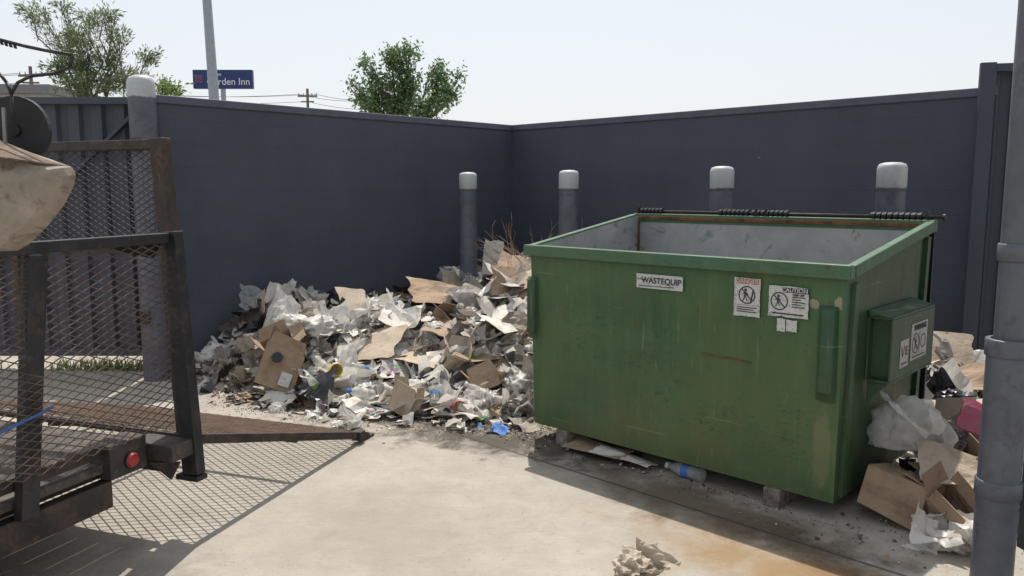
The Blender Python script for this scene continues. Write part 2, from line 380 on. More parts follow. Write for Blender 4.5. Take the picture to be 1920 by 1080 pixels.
copy_b('grey pipe bollard with broad white cap beside the hinge rod',(2.66,5.58,0),1.03,rz=3.6)
def cap_mat2(z0):
    m=M_capw.copy()
    for n in m.node_tree.nodes:
        if n.type=='MATH' and n.operation=='SUBTRACT' and abs(n.inputs[1].default_value-1.10)<1e-4: n.inputs[1].default_value=z0
    return m
P=empty('gate_post',(-3.04,6.62,0),0,'tall dark grey steel gate post with pale domed cap','post')
m=MB(); m.lathe([(.105,0),(.105,2.34)],28); m.obj('pipe',M_pipe,P,True)
m=MB(); m.lathe([(.103,2.32),(.108,2.34),(.108,2.47),(.103,2.5),(.085,2.525),(.05,2.537),(.001,2.54)],28); m.obj('cap',cap_mat2(1.84),P,True)
for z in (.5,1.92):
    m=MB(); m.box((-.06,-.13,z),(.02,-.10,z+.1)); m.obj('hinge_plate',M_steel,P)
# ------------------------------------------------------------ corrugated gates
def corr(m,x0,x1,z0,z1,pitch=.2,depth=.04,mi=0):
    x=x0; pts=[]
    while x<x1:
        for dx,yy in ((0,0),(.05,0),(.07,depth),(.14,depth),(.16,0)):
            if x+dx*pitch/.2<=x1: pts.append((x+dx*pitch/.2,yy))
        x+=pitch
    pts.append((x1,0)); vs=[(a,b,z) for z in (z0,z1) for a,b in pts]; n=len(pts)
    m.add(vs,[(i,i+1,n+i+1,n+i) for i in range(n-1)],mi)
def corr_gate(name,p,rz,length,h,label,brace=True,z0=.1,mt=None,pw=.06):
    e=empty(name,(p[0],p[1],0),rz,label,'gate')
    m=MB(); corr(m,pw-.01,length-.05,z0,h); o=m.obj('corrugated_panel',mt or M_gate,e)
    s=o.modifiers.new('s','SOLIDIFY'); s.thickness=.004
    m=MB()
    m.box((0,-.05,z0-.02),(pw,-.006,h+.02)); m.box((length-.06,-.05,z0-.02),(length,-.006,h+.02))
    m.box((pw+.001,-.048,h-.05),(length-.061,-.006,h+.01)); m.box((pw+.001,-.048,z0),(length-.061,-.006,z0+.06))
    if brace: m.bar((length-.08,-.035,h-.1),(length-1.6,-.035,h-1.5),.03,.05,up=(0,1,0))
    m.obj('steel_frame',mt or M_gate,e,bevel=.003)
    return e
corr_gate('enclosure_gate',(-6.9,7.05),0,3.72,2.40,'dark grey corrugated steel gate with diagonal brace',z0=.12)
corr_gate('steel_screen',(3.62,6.28),r_(-14),1.9,2.56,'tall dark grey corrugated screen joining the wall end',False,.02,pw=.11)
P=empty('hinge_pipe',(1.985,3.1,0),0,'grey painted steel hinge pipe with welded collars','post')
m=MB(); m.lathe([(.078,0),(.078,.50),(.078,.99)],28); m.obj('lower_sleeve',M_pipe2,P,True)
m=MB(); m.lathe([(.058,.99),(.058,3.4)],28); m.obj('upper_pipe',M_pipe2,P,True)
for z,r in ((.40,.086),(.98,.086),(1.36,.066)):
    m=MB(); m.lathe([(r-.02,z-.035),(r-.003,z-.035),(r,z-.03),(r,z+.03),(r-.003,z+.035),(r-.02,z+.035)],28); m.obj('collar',M_pipe2,P,True)
corr_gate('near_gate',(2.10,3.14),r_(8),1.8,3.0,'grey corrugated gate leaf hung on the hinge pipe',False,.15,M_pipe2)
# ------------------------------------------------------------ dumpster
dx,dy=wor(3.44,-3.39)
DP=empty('dumpster',(dx,dy,0),PH,'open green steel front load dumpster with scuffed paint','dumpster')
L,W,Z0,ZF,ZB=1.99,1.17,.10,1.25,1.425; t=.02; ins=.02
m=MB()
vo=[(ins,ins,Z0),(L-ins,ins,Z0),(L-ins,W-ins,Z0),(ins,W-ins,Z0),(0,0,ZF),(L,0,ZF),(L,W,ZB),(0,W,ZB)]
nxp,nzp=48,26; vs=[]
for j in range(nzp+1):
    for i in range(nxp+1):
        u,v=i/nxp,j/nzp; a=Vector(vo[0]).lerp(Vector(vo[1]),u); b=Vector(vo[4]).lerp(Vector(vo[5]),u); p=a.lerp(b,v)
        k=math.sin(math.pi*u)*math.sin(math.pi*v)
        p.y+=k*(.014*noise.noise(Vector((u*5,v*3,2.2)))+.006*noise.noise(Vector((u*13,v*9,5))))
        vs.append(p)
q=nxp+1
m.add(vs,[(j*q+i,j*q+i+1,(j+1)*q+i+1,(j+1)*q+i) for j in range(nzp) for i in range(nxp)],0)
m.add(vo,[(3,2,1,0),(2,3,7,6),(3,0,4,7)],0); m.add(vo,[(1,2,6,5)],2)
vi=[(ins+t,ins+t,Z0+t),(L-ins-t,ins+t,Z0+t),(L-ins-t,W-ins-t,Z0+t),(ins+t,W-ins-t,Z0+t),(t,t,ZF),(L-t,t,ZF),(L-t,W-t,ZB),(t,W-t,ZB)]
m.add(vi,[(0,1,2,3),(4,5,1,0),(5,6,2,1),(6,7,3,2),(7,4,0,3)],1)
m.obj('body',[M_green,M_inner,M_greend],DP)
m=MB()
m.bar((-.03,-.012,ZF-.022),(L+.03,-.012,ZF-.022),.055,.068)
m.bar((-.012,.018,ZF-.020),(-.012,W-.03,ZB-.024),.045,.062)
m.bar((L+.012,.018,ZF-.020),(L+.012,W-.03,ZB-.024),.045,.062)
m.bar((-.03,W+.006,ZB-.022),(L+.03,W+.006,ZB-.022),.055,.068)
m.obj('rim',M_greenrim,DP,bevel=.006)
m=MB()
m.bar((.03,W-.033,ZB-.018),(L-.03,W-.033,ZB-.018),.012,.02)
m.bar((.028,W-.03,ZB-.05),(.046,W-.06,Z0+.1),.012,.012)
m.obj('rusty_seam',M_rust,DP)
def bumper(x0,x1,z0,z1,name='bumper'):
    m=MB(); vs=[]; prof=((0,0),(.12,-.032),(.35,-.05),(.65,-.05),(.88,-.032),(1,0)); n=len(prof)
    for z,k in ((z0,.3),(z0+.05,1),(z1-.02,1),(z1,.5)):
        for u,d in prof: vs.append((x0+(x1-x0)*u,.008+d*k,z))
    fs=[(r*n+i,r*n+i+1,(r+1)*n+i+1,(r+1)*n+i) for r in range(3) for i in range(n-1)]
    fs.append(tuple(range(3*n,4*n))); fs.append(tuple(range(n))[::-1])
    m.add(vs,fs); m.obj(name,M_greend,DP,False,bevel=.004)
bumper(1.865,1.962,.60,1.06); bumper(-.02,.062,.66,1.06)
for sx in (0,1):
    m=MB(); a,b=(L,L+.115) if sx else (-.115,0)
    y0,y1,z0,z1=.30,.95,.66,.99; th=.012
    m.box((a,y0,z1-th),(b,y1,z1)); m.box((a,y0,z0),(b,y1,z0+th))
    if sx: m.box((b-th,y0,z0+th),(b,y1,z1-th))
    else: m.box((a,y0,z0+th),(a+th,y1,z1-th))
    q=L if sx else 0; s=1 if sx else -1
    m.add([(q,y0-.01,z1+.001),(q+s*.105,y0-.01,z1+.001),(q,y0-.01,z1+.03),(q,y1,z1+.001),(q+s*.105,y1,z1+.001),(q,y1,z1+.03)],[(0,1,2),(3,5,4),(1,4,5,2),(0,2,5,3),(0,3,4,1)])
    m.add([(q,y0+.02,z0-.001),(q+s*.10,y0+.02,z0-.001),(q,y0+.02,z0-.12),(q,y0+.032,z0-.001),(q+s*.10,y0+.032,z0-.001),(q,y0+.032,z0-.12)],[(0,1,2),(3,5,4),(1,4,5,2),(0,2,5,3),(0,3,4,1)])
    m.obj('fork_sleeve',M_greend,DP,bevel=.004,fix=True)
    m=MB(); m.box((L-.006,.31,z0+.013),(L+.002,.92,z1-.013)) if sx else m.box((-.002,.31,z0+.02),(.006,.92,z1-.02))
    if sx: m.box((L+.003,.36,z0+.013),(L+.102,.37,z1-.013))  # added plate across the open sleeve end, standing in for the shade inside
    m.obj('sleeve_back_and_shade_plate',M_greend,DP)
m=MB(); m.bar((L+.006,.10,ZF-.08),(L-.01,.10,Z0+.02),.02,.05,up=(0,1,0)); m.obj('side_rib',M_greend,DP)
m=MB(); m.bar((L+.006,W-.06,ZB-.08),(L-.01,W-.08,Z0+.02),.03,.05,up=(0,1,0)); m.obj('side_rib',M_greend,DP)
for x in (.22,1.62):
    m=MB(); m.box((x,-.0,0.0),(x+.09,W,.099)); m.obj('skid',M_wood,DP,bevel=.004)
m=MB(); pts=[(1.24,-.0005,.74),(1.33,-.001,.735),(1.42,-.001,.738),(1.53,-.0005,.728)]
m.tube(pts,.0035,5); m.obj('scrape',M_rust,DP)
m=MB(); yb=W+.012; zr=ZB+.028
m.cyl((-.02,yb,zr),(L+.07,yb,zr),.009,n=10); m.obj('hinge_rod',M_steel,DP,True)
for x in (.0,.93,1.0,L-.02):
    m=MB(); m.box((x-.006,yb-.02,ZB-.02),(x+.006,yb+.03,zr+.03)); m.obj('hinge_bracket',M_steel2,DP)
m=MB(); m.cyl((L+.06,yb,zr),(L+.073,yb,zr),.018,n=8); m.obj('rod_nut',M_steel2,DP)
for a,b in ((.02,.20),(.66,.88),(.90,1.14),(1.66,1.92)):
    m=MB(); x=a
    while x<b:
        m.cyl((x,yb,zr),(x+.026,yb,zr),.021,.025,n=12); x+=.032
    m.obj('rubber_hinge',M_black,DP)
for a,b in ((.02,.98),(1.01,1.99)):
    m=MB(); nx=8
    for i in range(nx):
        x0=a+(b-a)*i/nx; x1=a+(b-a)*(i+1)/nx-.004; off=.012 if i%2 else 0
        m.box((x0,W+.07+off,.28),(x1+.004,W+.09+off,ZB+.0))
    m.bar((a,W+.08,ZB+.01),(b,W+.08,ZB+.01),.05,.03); m.obj('lid',M_lid,DP)
FR=Matrix.Rotation(r_(90),4,'X')
def yf(z): return ins*(ZF-z)/(ZF-Z0)
def sticker(x0,x1,z0,z1,label,torn=0):
    zc=(z0+z1)/2; xc=(x0+x1)/2
    e=MB(); w=(x1-x0)/2; h=(z1-z0)/2; pts=[]
    rr=random.Random(int(x0*1000)); k=6
    per=[(-1+2*i/k,-1) for i in range(k)]+[(1,-1+2*i/k) for i in range(k)]+[(1-2*i/k,1) for i in range(k)]+[(-1,1-2*i/k) for i in range(k)]
    for a,b in per:
        q=1-rr.random()*torn-(.25*torn if rr.random()<.2 else 0); pts.append((w*a*q,h*b*q,0))
    n=len(pts)
    e.add(pts+[(p[0],p[1],.0015) for p in pts],[tuple(range(n,2*n))]+[(i,(i+1)%n,n+(i+1)%n,n+i) for i in range(n)])
    o=e.obj('sticker',M_sticker,DP); o.matrix_local=Matrix.Translation((xc,yf(zc)-.011,zc))@FR
    o['label']=label; return o
def ring(m,cx,cy,r,wd,n=28,slash=True,z=.003):
    vs=[]
    for i in range(n):
        a=2*math.pi*i/n; vs+= [(cx+r*math.cos(a),cy+r*math.sin(a),z),(cx+(r-wd)*math.cos(a),cy+(r-wd)*math.sin(a),z)]
    m.add(vs,[(2*i,2*((i+1)%n),2*((i+1)%n)+1,2*i+1) for i in range(n)])
    if slash: m.bar((cx-r*.68,cy+r*.68,z),(cx+r*.68,cy-r*.68,z),wd,.0004)
def man(m,cx,cy,s,z=.0025):
    m.cyl((cx,cy+s*.5,z),(cx,cy+s*.5,z+.0003),s*.14,n=10)
    m.bar((cx,cy+s*.34,z),(cx-.04*s,cy-.1*s,z),s*.2,.0003)
    m.bar((cx-.04*s,cy-.08*s,z),(cx-.26*s,cy-.55*s,z),s*.1,.0003); m.bar((cx-.04*s,cy-.08*s,z),(cx+.2*s,cy-.5*s,z),s*.1,.0003)
    m.bar((cx,cy+.28*s,z),(cx+.3*s,cy+.05*s,z),s*.08,.0003); m.bar((cx,cy+.28*s,z),(cx-.28*s,cy+.1*s,z),s*.08,.0003)
T=lambda x,y,z=.003:Matrix.Translation((x,y,z))
s=sticker(.82,1.125,1.06,1.14,'white maker sticker with black capitals',.02)
text('WASTEQUIP',.046,M_ink,s,T(.012,.004),bold=.02)
m=MB(); m.bar((-.13,-.028,.003),(.10,-.024,.003),.004,.0004); m.bar((-.145,.012,.003),(-.09,.006,.003),.004,.0004); m.obj('print',M_ink,s)
s=sticker(1.425,1.57,.965,1.165,'white danger sticker with crossed figure',.04)
m=MB(); m.box((-.062,.068,.0017),(.062,.094,.0022)); m.obj('red_band',M_redink,s)
text('DANGER',.030,M_sticker,s,T(0,.081,.004),bold=.02)
m=MB(); ring(m,0,.012,.046,.006); man(m,-.008,.010,.055); m.bar((.02,-.03,.0028),(.035,.04,.0028),.008,.0003)
for i in range(3): m.bar((-.055,-.052-.011*i,.0025),(.055-.02*(i%2),-.052-.011*i,.0025),.005,.0004)
m.box((-.07,-.041,.0018),(.07,-.039,.0022)); m.obj('pictogram',M_ink,s)
s=sticker(1.61,1.82,.985,1.14,'torn white caution sticker with crossed circle',.07)
m=MB(); m.box((-.03,.045,.0017),(.10,.070,.0022)); ring(m,-.045,.0,.045,.006); man(m,-.05,0,.05)
for i in range(5): m.bar((.02,.025-.012*i,.0025),(.085-.02*(i%2),.025-.012*i,.0025),.005,.0004)
m.bar((-.08,-.060,.0025),(.08,-.060,.0025),.007,.0004); m.obj('pictogram',M_ink,s)
text('CAUTION',.029,M_sticker,s,T(.032,.0575,.004),bold=.02)
text('KEEP OFF',.014,M_ink,s,T(.052,.036,.004),bold=.03)
s=sticker(1.66,1.705,.91,.98,'small blank white sticker scrap',.12); s=sticker(1.708,1.765,.915,.975,'small blank white sticker scrap',.12)
SR=Matrix(((0,0,1,0),(1,0,0,0),(0,1,0,0),(0,0,0,1)))
def side_sticker(y,z,w,h,lab,big):
    e=MB(); e.box((-w/2,-h/2,0),(w/2,h/2,.0015)); o=e.obj('sticker',M_sticker,DP); o.matrix_local=Matrix.Translation((L+.1165,y,z))@SR; o['label']=lab
    m=MB()
    if big:
        ring(m,-w*.22,-.01,h*.28,.006); man(m,-w*.22,-.01,h*.3); ring(m,w*.25,-.01,h*.2,.006,slash=False)
        m.bar((-w*.4,-h*.42,.0025),(w*.4,-h*.42,.0025),.007,.0004); m.bar((w*.02,-h*.35,.0025),(w*.02,h*.25,.0025),.005,.0004)
    else:
        m.bar((-w*.38,h*.3,.0025),(-w*.2,-h*.1,.0025),.007,.0004); m.bar((w*.0,h*.3,.0025),(-w*.2,-h*.1,.0025),.007,.0004); m.bar((-w*.35,-h*.35,.0025),(w*.35,-h*.35,.0025),.008,.0004)
    m.obj('pictogram',M_ink,o)
    if big: text('WARNING',.04,M_ink,o,T(w*.03,h*.37,.003),bold=.03)
    else: text('E',.06,M_ink,o,T(w*.22,.01,.003),bold=.01)
side_sticker(.48,.79,.12,.14,'white warning sticker with chevrons',False)
side_sticker(.70,.83,.25,.19,'white warning sticker with pictograms',True)
# ------------------------------------------------------------ trailer
PT=r_(-19.9)
TR=empty('utility_trailer',(-1.47,3.55,0),PT,'rusty black utility trailer with mesh sides and lowered ramp','trailer')
def diamonds(m,O,A,B,la,lb,da,db,wd=.0045,th=.003,mi=0):
    O=Vector(O);A=Vector(A).normalized();B=Vector(B).normalized();nrm=A.cross(B)
    for sgn in (1,-1):
        kmin=0 if sgn>0 else -lb/db; kmax=la/da+(lb/db if sgn>0 else 0); k=math.floor(kmin)
        while k<=kmax:
            pts=[]
            for bb in (0,lb):
                a=(k-sgn*bb/db)*da
                if -1e-6<=a<=la+1e-6: pts.append((a,bb))
            for aa in (0,la):
                b=(k-aa/da)*db*sgn
                if 1e-6<b<lb-1e-6: pts.append((aa,b))
            if len(pts)>=2:
                p,q=pts[0],pts[1]
                m.bar(O+A*p[0]+B*p[1]+nrm*.0005*sgn,O+A*q[0]+B*q[1]+nrm*.0005*sgn,wd,th,mi,up=nrm)
            k+=1
m=MB()
for i in range(12):
    x0=-1.78+i*.135; m.box((x0,-3.2,.40),(x0+.128,-.03,.435))
m.obj('deck',M_deck,TR)
m=MB()
m.box((-.21,-3.2,.24),(-.15,-.34,.36)); m.box((-1.85,-3.2,.24),(-1.79,0,.36)); m.box((-1.789,-.06,.30),(-.151,0,.395))
for y in (-.9,-1.8,-2.7): m.box((-1.788,y,.28),(-.212,y+.05,.395))
m.box((-.205,-3.2,.47),(-.155,-.35,.525)); m.box((-.30,-3.2,.362),(-.212,-.34,.385))
m.obj('frame',M_steel,TR,bevel=.004)
m=MB(); m.box((-.24,-.37,.37),(-.12,-.17,.52)); m.box((-.23,-.169,.40),(.025,-.04,.475)); m.add([(-.16,-.12,.37),(-.02,-.07,.37),(-.07,-.08,.28),(-.16,-.13,.369),(-.02,-.08,.369),(-.07,-.09,.28)],[(0,1,2),(5,4,3),(0,2,5,3),(1,4,5,2)])
m.obj('rear_lamp_box',M_lampbox,TR,bevel=.006)
m=MB(); m.cyl((-.12,-.262,.430),(-.110,-.262,.430),.038,.038,20,1); m.cyl((-.1095,-.262,.430),(-.10,-.262,.430),.033,.027,20,0); m.obj('tail_lamp',[M_red,M_steel2],TR)
tx=-.06
m=MB()
m.bar((tx,-.018,1.42),(.0,-.018,.30),.055,.088,up=(1,0,0)); m.box((-.08,-.05,.27),(.045,.02,.295))
m.box((tx-.02,-3.0,1.37),(tx+.02,-.05,1.415))
m.add([(tx-.03,-.1,1.30),(tx-.03,-.35,1.368),(tx-.03,-.046,1.368),(tx-.035,-.1,1.30),(tx-.035,-.35,1.368),(tx-.035,-.046,1.368)],[(0,1,2),(5,4,3)])
m.bar((tx,-.70,1.36),(-.13,-.76,.36),.075,.045,up=(1,0,0))
m.obj('side_post',M_steel2,TR,bevel=.004)
m=MB(); m.bar((-.09,-.93,1.36),(-.12,-1.0,.30),.05,.03,up=(1,0,0)); m.bar((-.06,-1.0,1.36),(-.10,-1.06,.30),.045,.03,up=(1,0,0)); m.obj('timber_stake',M_wood,TR)
m=MB(); diamonds(m,(tx-.01,-2.6,.53),(0,1,0),(0,0,1),2.55,.84,.078,.032,.0042,.003); m.obj('side_mesh',M_meshrust,TR)
m=MB(); xa,xb=-1.15,-.18; y=.07
m.bar((xb,y,1.84),(xb+.07,y,.42),.06,.075,up=(1,0,0)); m.box((xa,y-.03,.42),(xa+.05,y+.03,1.84)); m.box((xa+.051,y-.025,1.79),(xb-.031,y+.025,1.835)); m.box((xa+.051,y-.02,1.30),(xb-.01,y+.02,1.335))
m.obj('raised_gate_frame',M_steel,TR,bevel=.004)
m=MB(); diamonds(m,(xa+.04,y,1.33),(1,0,0),(0,0,1),xb-xa-.06,.46,.058,.030,.0042,.003); m.obj('raised_gate_mesh',M_meshdark,TR)
m=MB(); a0=Vector((0,.03,.45)); a1=Vector((0,1.53,.02)); ra=(a1-a0); RL=ra.length; rd=ra.normalized(); xw=Vector((-1.9,0,0))
m.bar(a0,a1,.035,.045); m.bar(a0+xw,a1+xw,.035,.045); m.bar(a1+Vector((.02,0,0)),a1+xw,.03,.03); m.bar(a0,a0+xw,.03,.03)
m.bar(a0+ra*.5-Vector((0,0,.022)),a0+ra*.5+xw-Vector((0,0,.022)),.025,.025)
m.bar(a0+xw*.5-Vector((0,0,.024)),a1+xw*.5-Vector((0,0,.024)),.025,.025)
m.box((-.03,1.40,.02),(.035,1.46,.08)); m.box((-.12,1.53,.001),(.02,1.60,.018))
m.obj('ramp_frame',M_steel,TR,bevel=.003)
m=MB(); diamonds(m,a0+xw+Vector((0,0,.022)),(1,0,0),rd,1.9,RL,.085,.045,.0062,.0022); m.obj('ramp_mesh',M_rampmesh,TR)
m=MB(); m.tube([Vector((.0,-.72,.80)),Vector((.005,-.8,.785)),Vector((.0,-1.0,.75)),Vector((.0,-1.3,.74))],.005,6); m.obj('tie_rope',M_rope,TR)
# wheelbarrow on rail
WB=empty('wheelbarrow',(-1.62,2.5,1.41),0,'dirty beige upturned wheelbarrow resting on trailer side rail','wheelbarrow')
out=[(-.42,.385),(-.10,.37),(0,.345),(.10,.305),(.165,.283),(.222,.262),(.232,.24),(.222,.205),(.19,.15),(.135,.085),(.07,.025),(.03,.004),(-.1,.0),(-.42,.02),(-.5,.2)]
m=MB(); n=len(out); c=Vector((-.16,.16)); vs=[]
lay=((1,.03),(.97,.005),(.90,-.03),(.74,-.055),(.4,-.062),(.02,-.064))
for f,yy in lay:
    for (x,z) in out:
        p=c+(Vector((x,z))-c)*f; vs.append((p.x,yy+.004*noise.noise(Vector((x*9,z*9,f))),p.y))
m.add(vs,[(k*n+i,k*n+(i+1)%n,(k+1)*n+(i+1)%n,(k+1)*n+i) for k in range(len(lay)-1) for i in range(n)])
m.add([(-.42,.03,.385),(-.1,.03,.37),(0,.03,.345),(.10,.03,.305),(.222,.03,.262),(.10,-.10,.285),(0,-.10,.30),(-.42,-.10,.315)],[(0,1,2,6,7),(2,3,5,6),(3,4,5)],1)
o=m.obj('tub',[M_tub,M_tubin],WB); q=o.modifiers.new('s','SOLIDIFY'); q.thickness=.005
m=MB(); m.tube([(x,.03,z) for x,z in out]+[(out[0][0],.03,out[0][1])],.004,6); m.obj('tub_rim',M_tub,WB)
m=MB(); m.cyl((-.03,.165,.39),(-.03,.185,.39),.112,.112,32); m.cyl((-.03,.155,.39),(-.03,.195,.39),.02,.02,16); m.obj('wheel',M_black,WB)
m=MB(); m.bar((-.04,.12,.25),(-.04,.13,.46),.010,.008); m.obj('axle_bracket',M_rod,WB)
m=MB()
def pz(px,py): return Vector(((px-960)/1480*2.62+1.62,.12,1.6+((540-py)/1480*.9925-.122)*2.62-1.41))
m.tube([pz(*p) for p in ((-60,60),(0,75),(40,86),(80,96),(120,104),(160,110),(152,132),(125,143),(80,148),(55,160),(42,180),(42,230))],.0055,8)
m.tube([pz(*p) for p in ((-40,125),(0,130),(22,142),(35,160),(42,180))],.0055,8)
for i in range(9):
    p=pz(-10+i*8,73+i*2.2); m.bar(p,p+Vector((.004,0,-.014)),.012,.004)
m.obj('handle_rod',M_steel2,WB,True)
# ------------------------------------------------------------ litter height
def sm(x): x=max(0,min(1,x)); return x*x*(3-2*x)
def edge(lx): return -4.20+(max(0,lx-1.3)/2.0)**1.4*.92+.10*noise.noise(Vector((lx*2.6,3.3,0)))
def ga(a,b,ca,cb,r): return math.exp(-((a-ca)**2+(b-cb)**2)/(r*r))
def H(x,y):
    lx,ly=loc(x,y); h=0
    if -0.02<lx<4.6 and ly<.02:
        e=edge(lx); rw=.62+.40*max(0,lx)
        r=sm((ly-e)/rw)*sm((4.4-lx)/1.0)
        b=.51-.08*lx-.14*ga(lx,ly,.9,-1.7,.7)+.36*ga(lx,ly,1.75,-1.6,.62)+.24*ga(lx,ly,.8,-.6,.7)-.17*ga(lx,ly,.55,-2.2,.45)-.15*ga(lx,ly,1.9,-3.2,.4)+.08*ga(lx,ly,.6,-3.3,.35)+.12*ga(lx,ly,2.6,-2.6,.4)
        if 3.3<lx and -3.5<ly<-2.1: b*=.1
        h=r*max(.05,b)
        h+=r*.17*noise.noise(Vector((x*2.1,y*2.1,1.1)))+r*.11*noise.noise(Vector((x*5,y*5,4)))
    h+=.30*math.exp(-(((x-2.45)/.36)**2+((y-4.25)/.55)**2))
    h+=.42*math.exp(-(((x-3.05)/.45)**2+((y-5.55)/.45)**2))
    return max(0,h)
def cr_sheet(mb,M,w,l,n,amp,rng,mi=0,curl=0,nk=None,soft=1):
    ks=[(rng.uniform(0,math.pi),rng.uniform(-.35,.35)*w,rng.uniform(-amp,amp)) for _ in range(nk or rng.randint(2,4))]
    sd=rng.uniform(0,99); vs=[]
    for j in range(n+1):
        for i in range(n+1):
            x=(i/n-.5)*w; y=(j/n-.5)*l
            e_=1-.22*abs(noise.noise(Vector((x/w*2.4+sd,y/l*2.4,7)))) if (i in(0,n) or j in (0,n)) else 1
            x*=e_; y*=e_
            z=sum(s*abs(x*math.cos(a)+y*math.sin(a)-o) for a,o,s in ks)
            z+=soft*amp*w*.28*noise.noise(Vector((x/w*3+sd,y/l*3,sd)))+soft*amp*w*.12*abs(noise.noise(Vector((x/w*8+sd,y/l*8,sd))))+curl*(x*x+y*y)/w
            x+=.05*w*noise.noise(Vector((y/l*5,x/w*5,sd)))*soft
            vs.append((x,y,z))
    q=n+1; mb.add(vs,[(j*q+i,j*q+i+1,(j+1)*q+i+1,(j+1)*q+i) for j in range(n) for i in range(n)],mi,M)
ICO={}
def ico(s):
    if s not in ICO:
        bm=bmesh.new(); bmesh.ops.create_icosphere(bm,subdivisions=s,radius=1)
        ICO[s]=([v.co.copy() for v in bm.verts],[[v.index for v in f.verts] for f in bm.faces]); bm.free()
    return ICO[s]
def wad(mb,M,r,sub,rng,mi=0,amp=.45,flat=.65):
    vs,fs=ico(sub); sd=Vector((rng.uniform(0,99),rng.uniform(0,99),0)); out=[]
    ex=rng.uniform(.7,1.3); ey=rng.uniform(.7,1.2)
    for v in vs:
        wv=v+Vector((noise.noise(v*2+sd),noise.noise(v*2+sd*1.3),noise.noise(v*2+sd*1.7)))*.45
        n1=abs(noise.noise(wv*1.8+sd)); n2=abs(noise.noise(wv*4.2+sd*2)); n3=abs(noise.noise(wv*9+sd))
        k=1.12-amp*(1.5*n1+1.1*n2+.65*n3)
        if sub>=4: k-=amp*.30*abs(noise.noise(v*19+sd))
        p=v*max(.2,k)*r; p.x*=ex; p.y*=ey; p.z*=flat; p.z=max(p.z,-.3*r); out.append(p)
    mb.add(out,fs,mi,M)
def normal(x,y):
    e=.12; return Vector((H(x-e,y)-H(x+e,y),H(x,y-e)-H(x,y+e),2*e)).normalized()
def place(x,y,z,rng,tilt=.4):
    n=normal(x,y)
    q=n.to_track_quat('Z','Y').to_matrix().to_4x4()
    return Matrix.Translation((x,y,z))@q@Euler((rng.gauss(0,tilt),rng.gauss(0,tilt),0)).to_matrix().to_4x4()@Matrix.Rotation(rng.uniform(0,6.28),4,'Z')
LM=[P_white,P_off,P_kraft,P_kraft2,P_dark,P_bag,P_greybag,P_blue,P_redc,P_greenc,P_yel,P_clear,P_print,P_black,P_foil]
LWt=[20,8,13,13,16,11,6,1.3,1.0,1.0,.9,4,10,5,8]
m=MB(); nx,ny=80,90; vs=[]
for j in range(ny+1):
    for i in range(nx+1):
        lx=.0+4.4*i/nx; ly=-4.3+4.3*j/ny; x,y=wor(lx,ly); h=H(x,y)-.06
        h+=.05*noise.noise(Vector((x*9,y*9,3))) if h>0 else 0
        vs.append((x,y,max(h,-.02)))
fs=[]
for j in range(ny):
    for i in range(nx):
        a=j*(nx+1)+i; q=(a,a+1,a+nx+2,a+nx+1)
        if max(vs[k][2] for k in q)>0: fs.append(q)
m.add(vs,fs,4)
def inpile(rng):
    while True:
        u=rng.random()
        if u<.87:
            lx=rng.uniform(.05,4.0); ly=rng.uniform(-4.35,-.1)
            if rng.random()>.35+.65*min(1,(-ly)/3.5): continue
            if lx>3.3 and ly<-2.1: continue
            e=edge(lx)
            if ly<e-.18 or (ly<e+.06 and rng.random()>.35): continue
            x,y=wor(lx,ly)
        elif u<.94:
            x=rng.gauss(2.45,.3); y=rng.gauss(4.2,.4)
            l=loc(x,y)
            if l[0]<5.5 or (x>1.80 and y<3.45): continue
        else:
            x=rng.gauss(3.05,.35); y=rng.gauss(5.5,.35)
            l=loc(x,y)
            if (l[0]<5.2 and l[1]<-1.95) or l[1]>-.1: continue
        return x,y
rg=random.Random(11)
for i in range(5000):
    x,y=inpile(rg); mi=rg.choices(range(15),LWt)[0]
    w=rg.choice((.03,.045,.06,.08,.1,.12,.15,.19,.24,.28))*rg.uniform(.8,1.2)
    near=loc(x,y)[1]<edge(loc(x,y)[0])+.05
    if near: w=min(w,.09)
    if mi in (7,8,9,10): w=min(w,.10)
    l=w*rg.uniform(.45,1.3)
    card=mi in (2,3,12); film=mi in (5,6,11,13)
    M=place(x,y,H(x,y)+rg.uniform(-.04,.03)+w*.04,rg,.24 if card else .32)
    big=w>.11
    cr_sheet(m,M,w,l,(8 if film else 5) if big else (4 if w>.07 else 2),.22 if card else (.8 if film else .45),rg,mi,nk=6 if film else (2 if card else None),soft=.4 if card else 1)
for i in range(900):
    x,y=inpile(rg); mi=rg.choices([0,1,2,4,5,6,11,12,14],[22,9,7,9,24,10,3,8,11])[0]
    r=rg.choice((.02,.03,.04,.055,.07))*rg.uniform(.8,1.2)
    M=place(x,y,H(x,y)+r*.3,rg,.6); wad(m,M,r,3 if r>.05 else 2,rg,mi,.5,.6)
o=m.obj('litter',LM); o['kind']='stuff'; tag(o,'heap of mixed paper, plastic film and cardboard scraps','litter')
m=MB(); rg=random.Random(5)
for i in range(4200):
    u=rg.random()
    if u<.78:
        lx=rg.uniform(.9,3.6); ly=edge(lx)-abs(rg.gauss(0,.20))+.10; x,y=wor(lx,ly)
    elif u<.87:
        lx=rg.uniform(3.3,5.6); ly=-3.39-abs(rg.gauss(0,.10))+.06; x,y=wor(lx,ly)
    else:
        x=rg.gauss(2.2,.35); y=rg.gauss(3.7,.35)
    s=rg.uniform(.002,.007)*(2.6 if rg.random()<.07 else 1)
    M=Matrix.Translation((x,y,.002+s*.3))@Euler((rg.uniform(-.6,.6),rg.uniform(-.6,.6),rg.uniform(0,6))).to_matrix().to_4x4()
    m.add([(-s,-s*.6,0),(s*.7,-s*.8,0),(s,s*.5,0),(-s*.4,s*.7,0),(0,0,s*.5)],[(0,1,4),(1,2,4),(2,3,4),(3,0,4)],rg.choices([0,1,2,3],[58,22,13,7])[0],M)
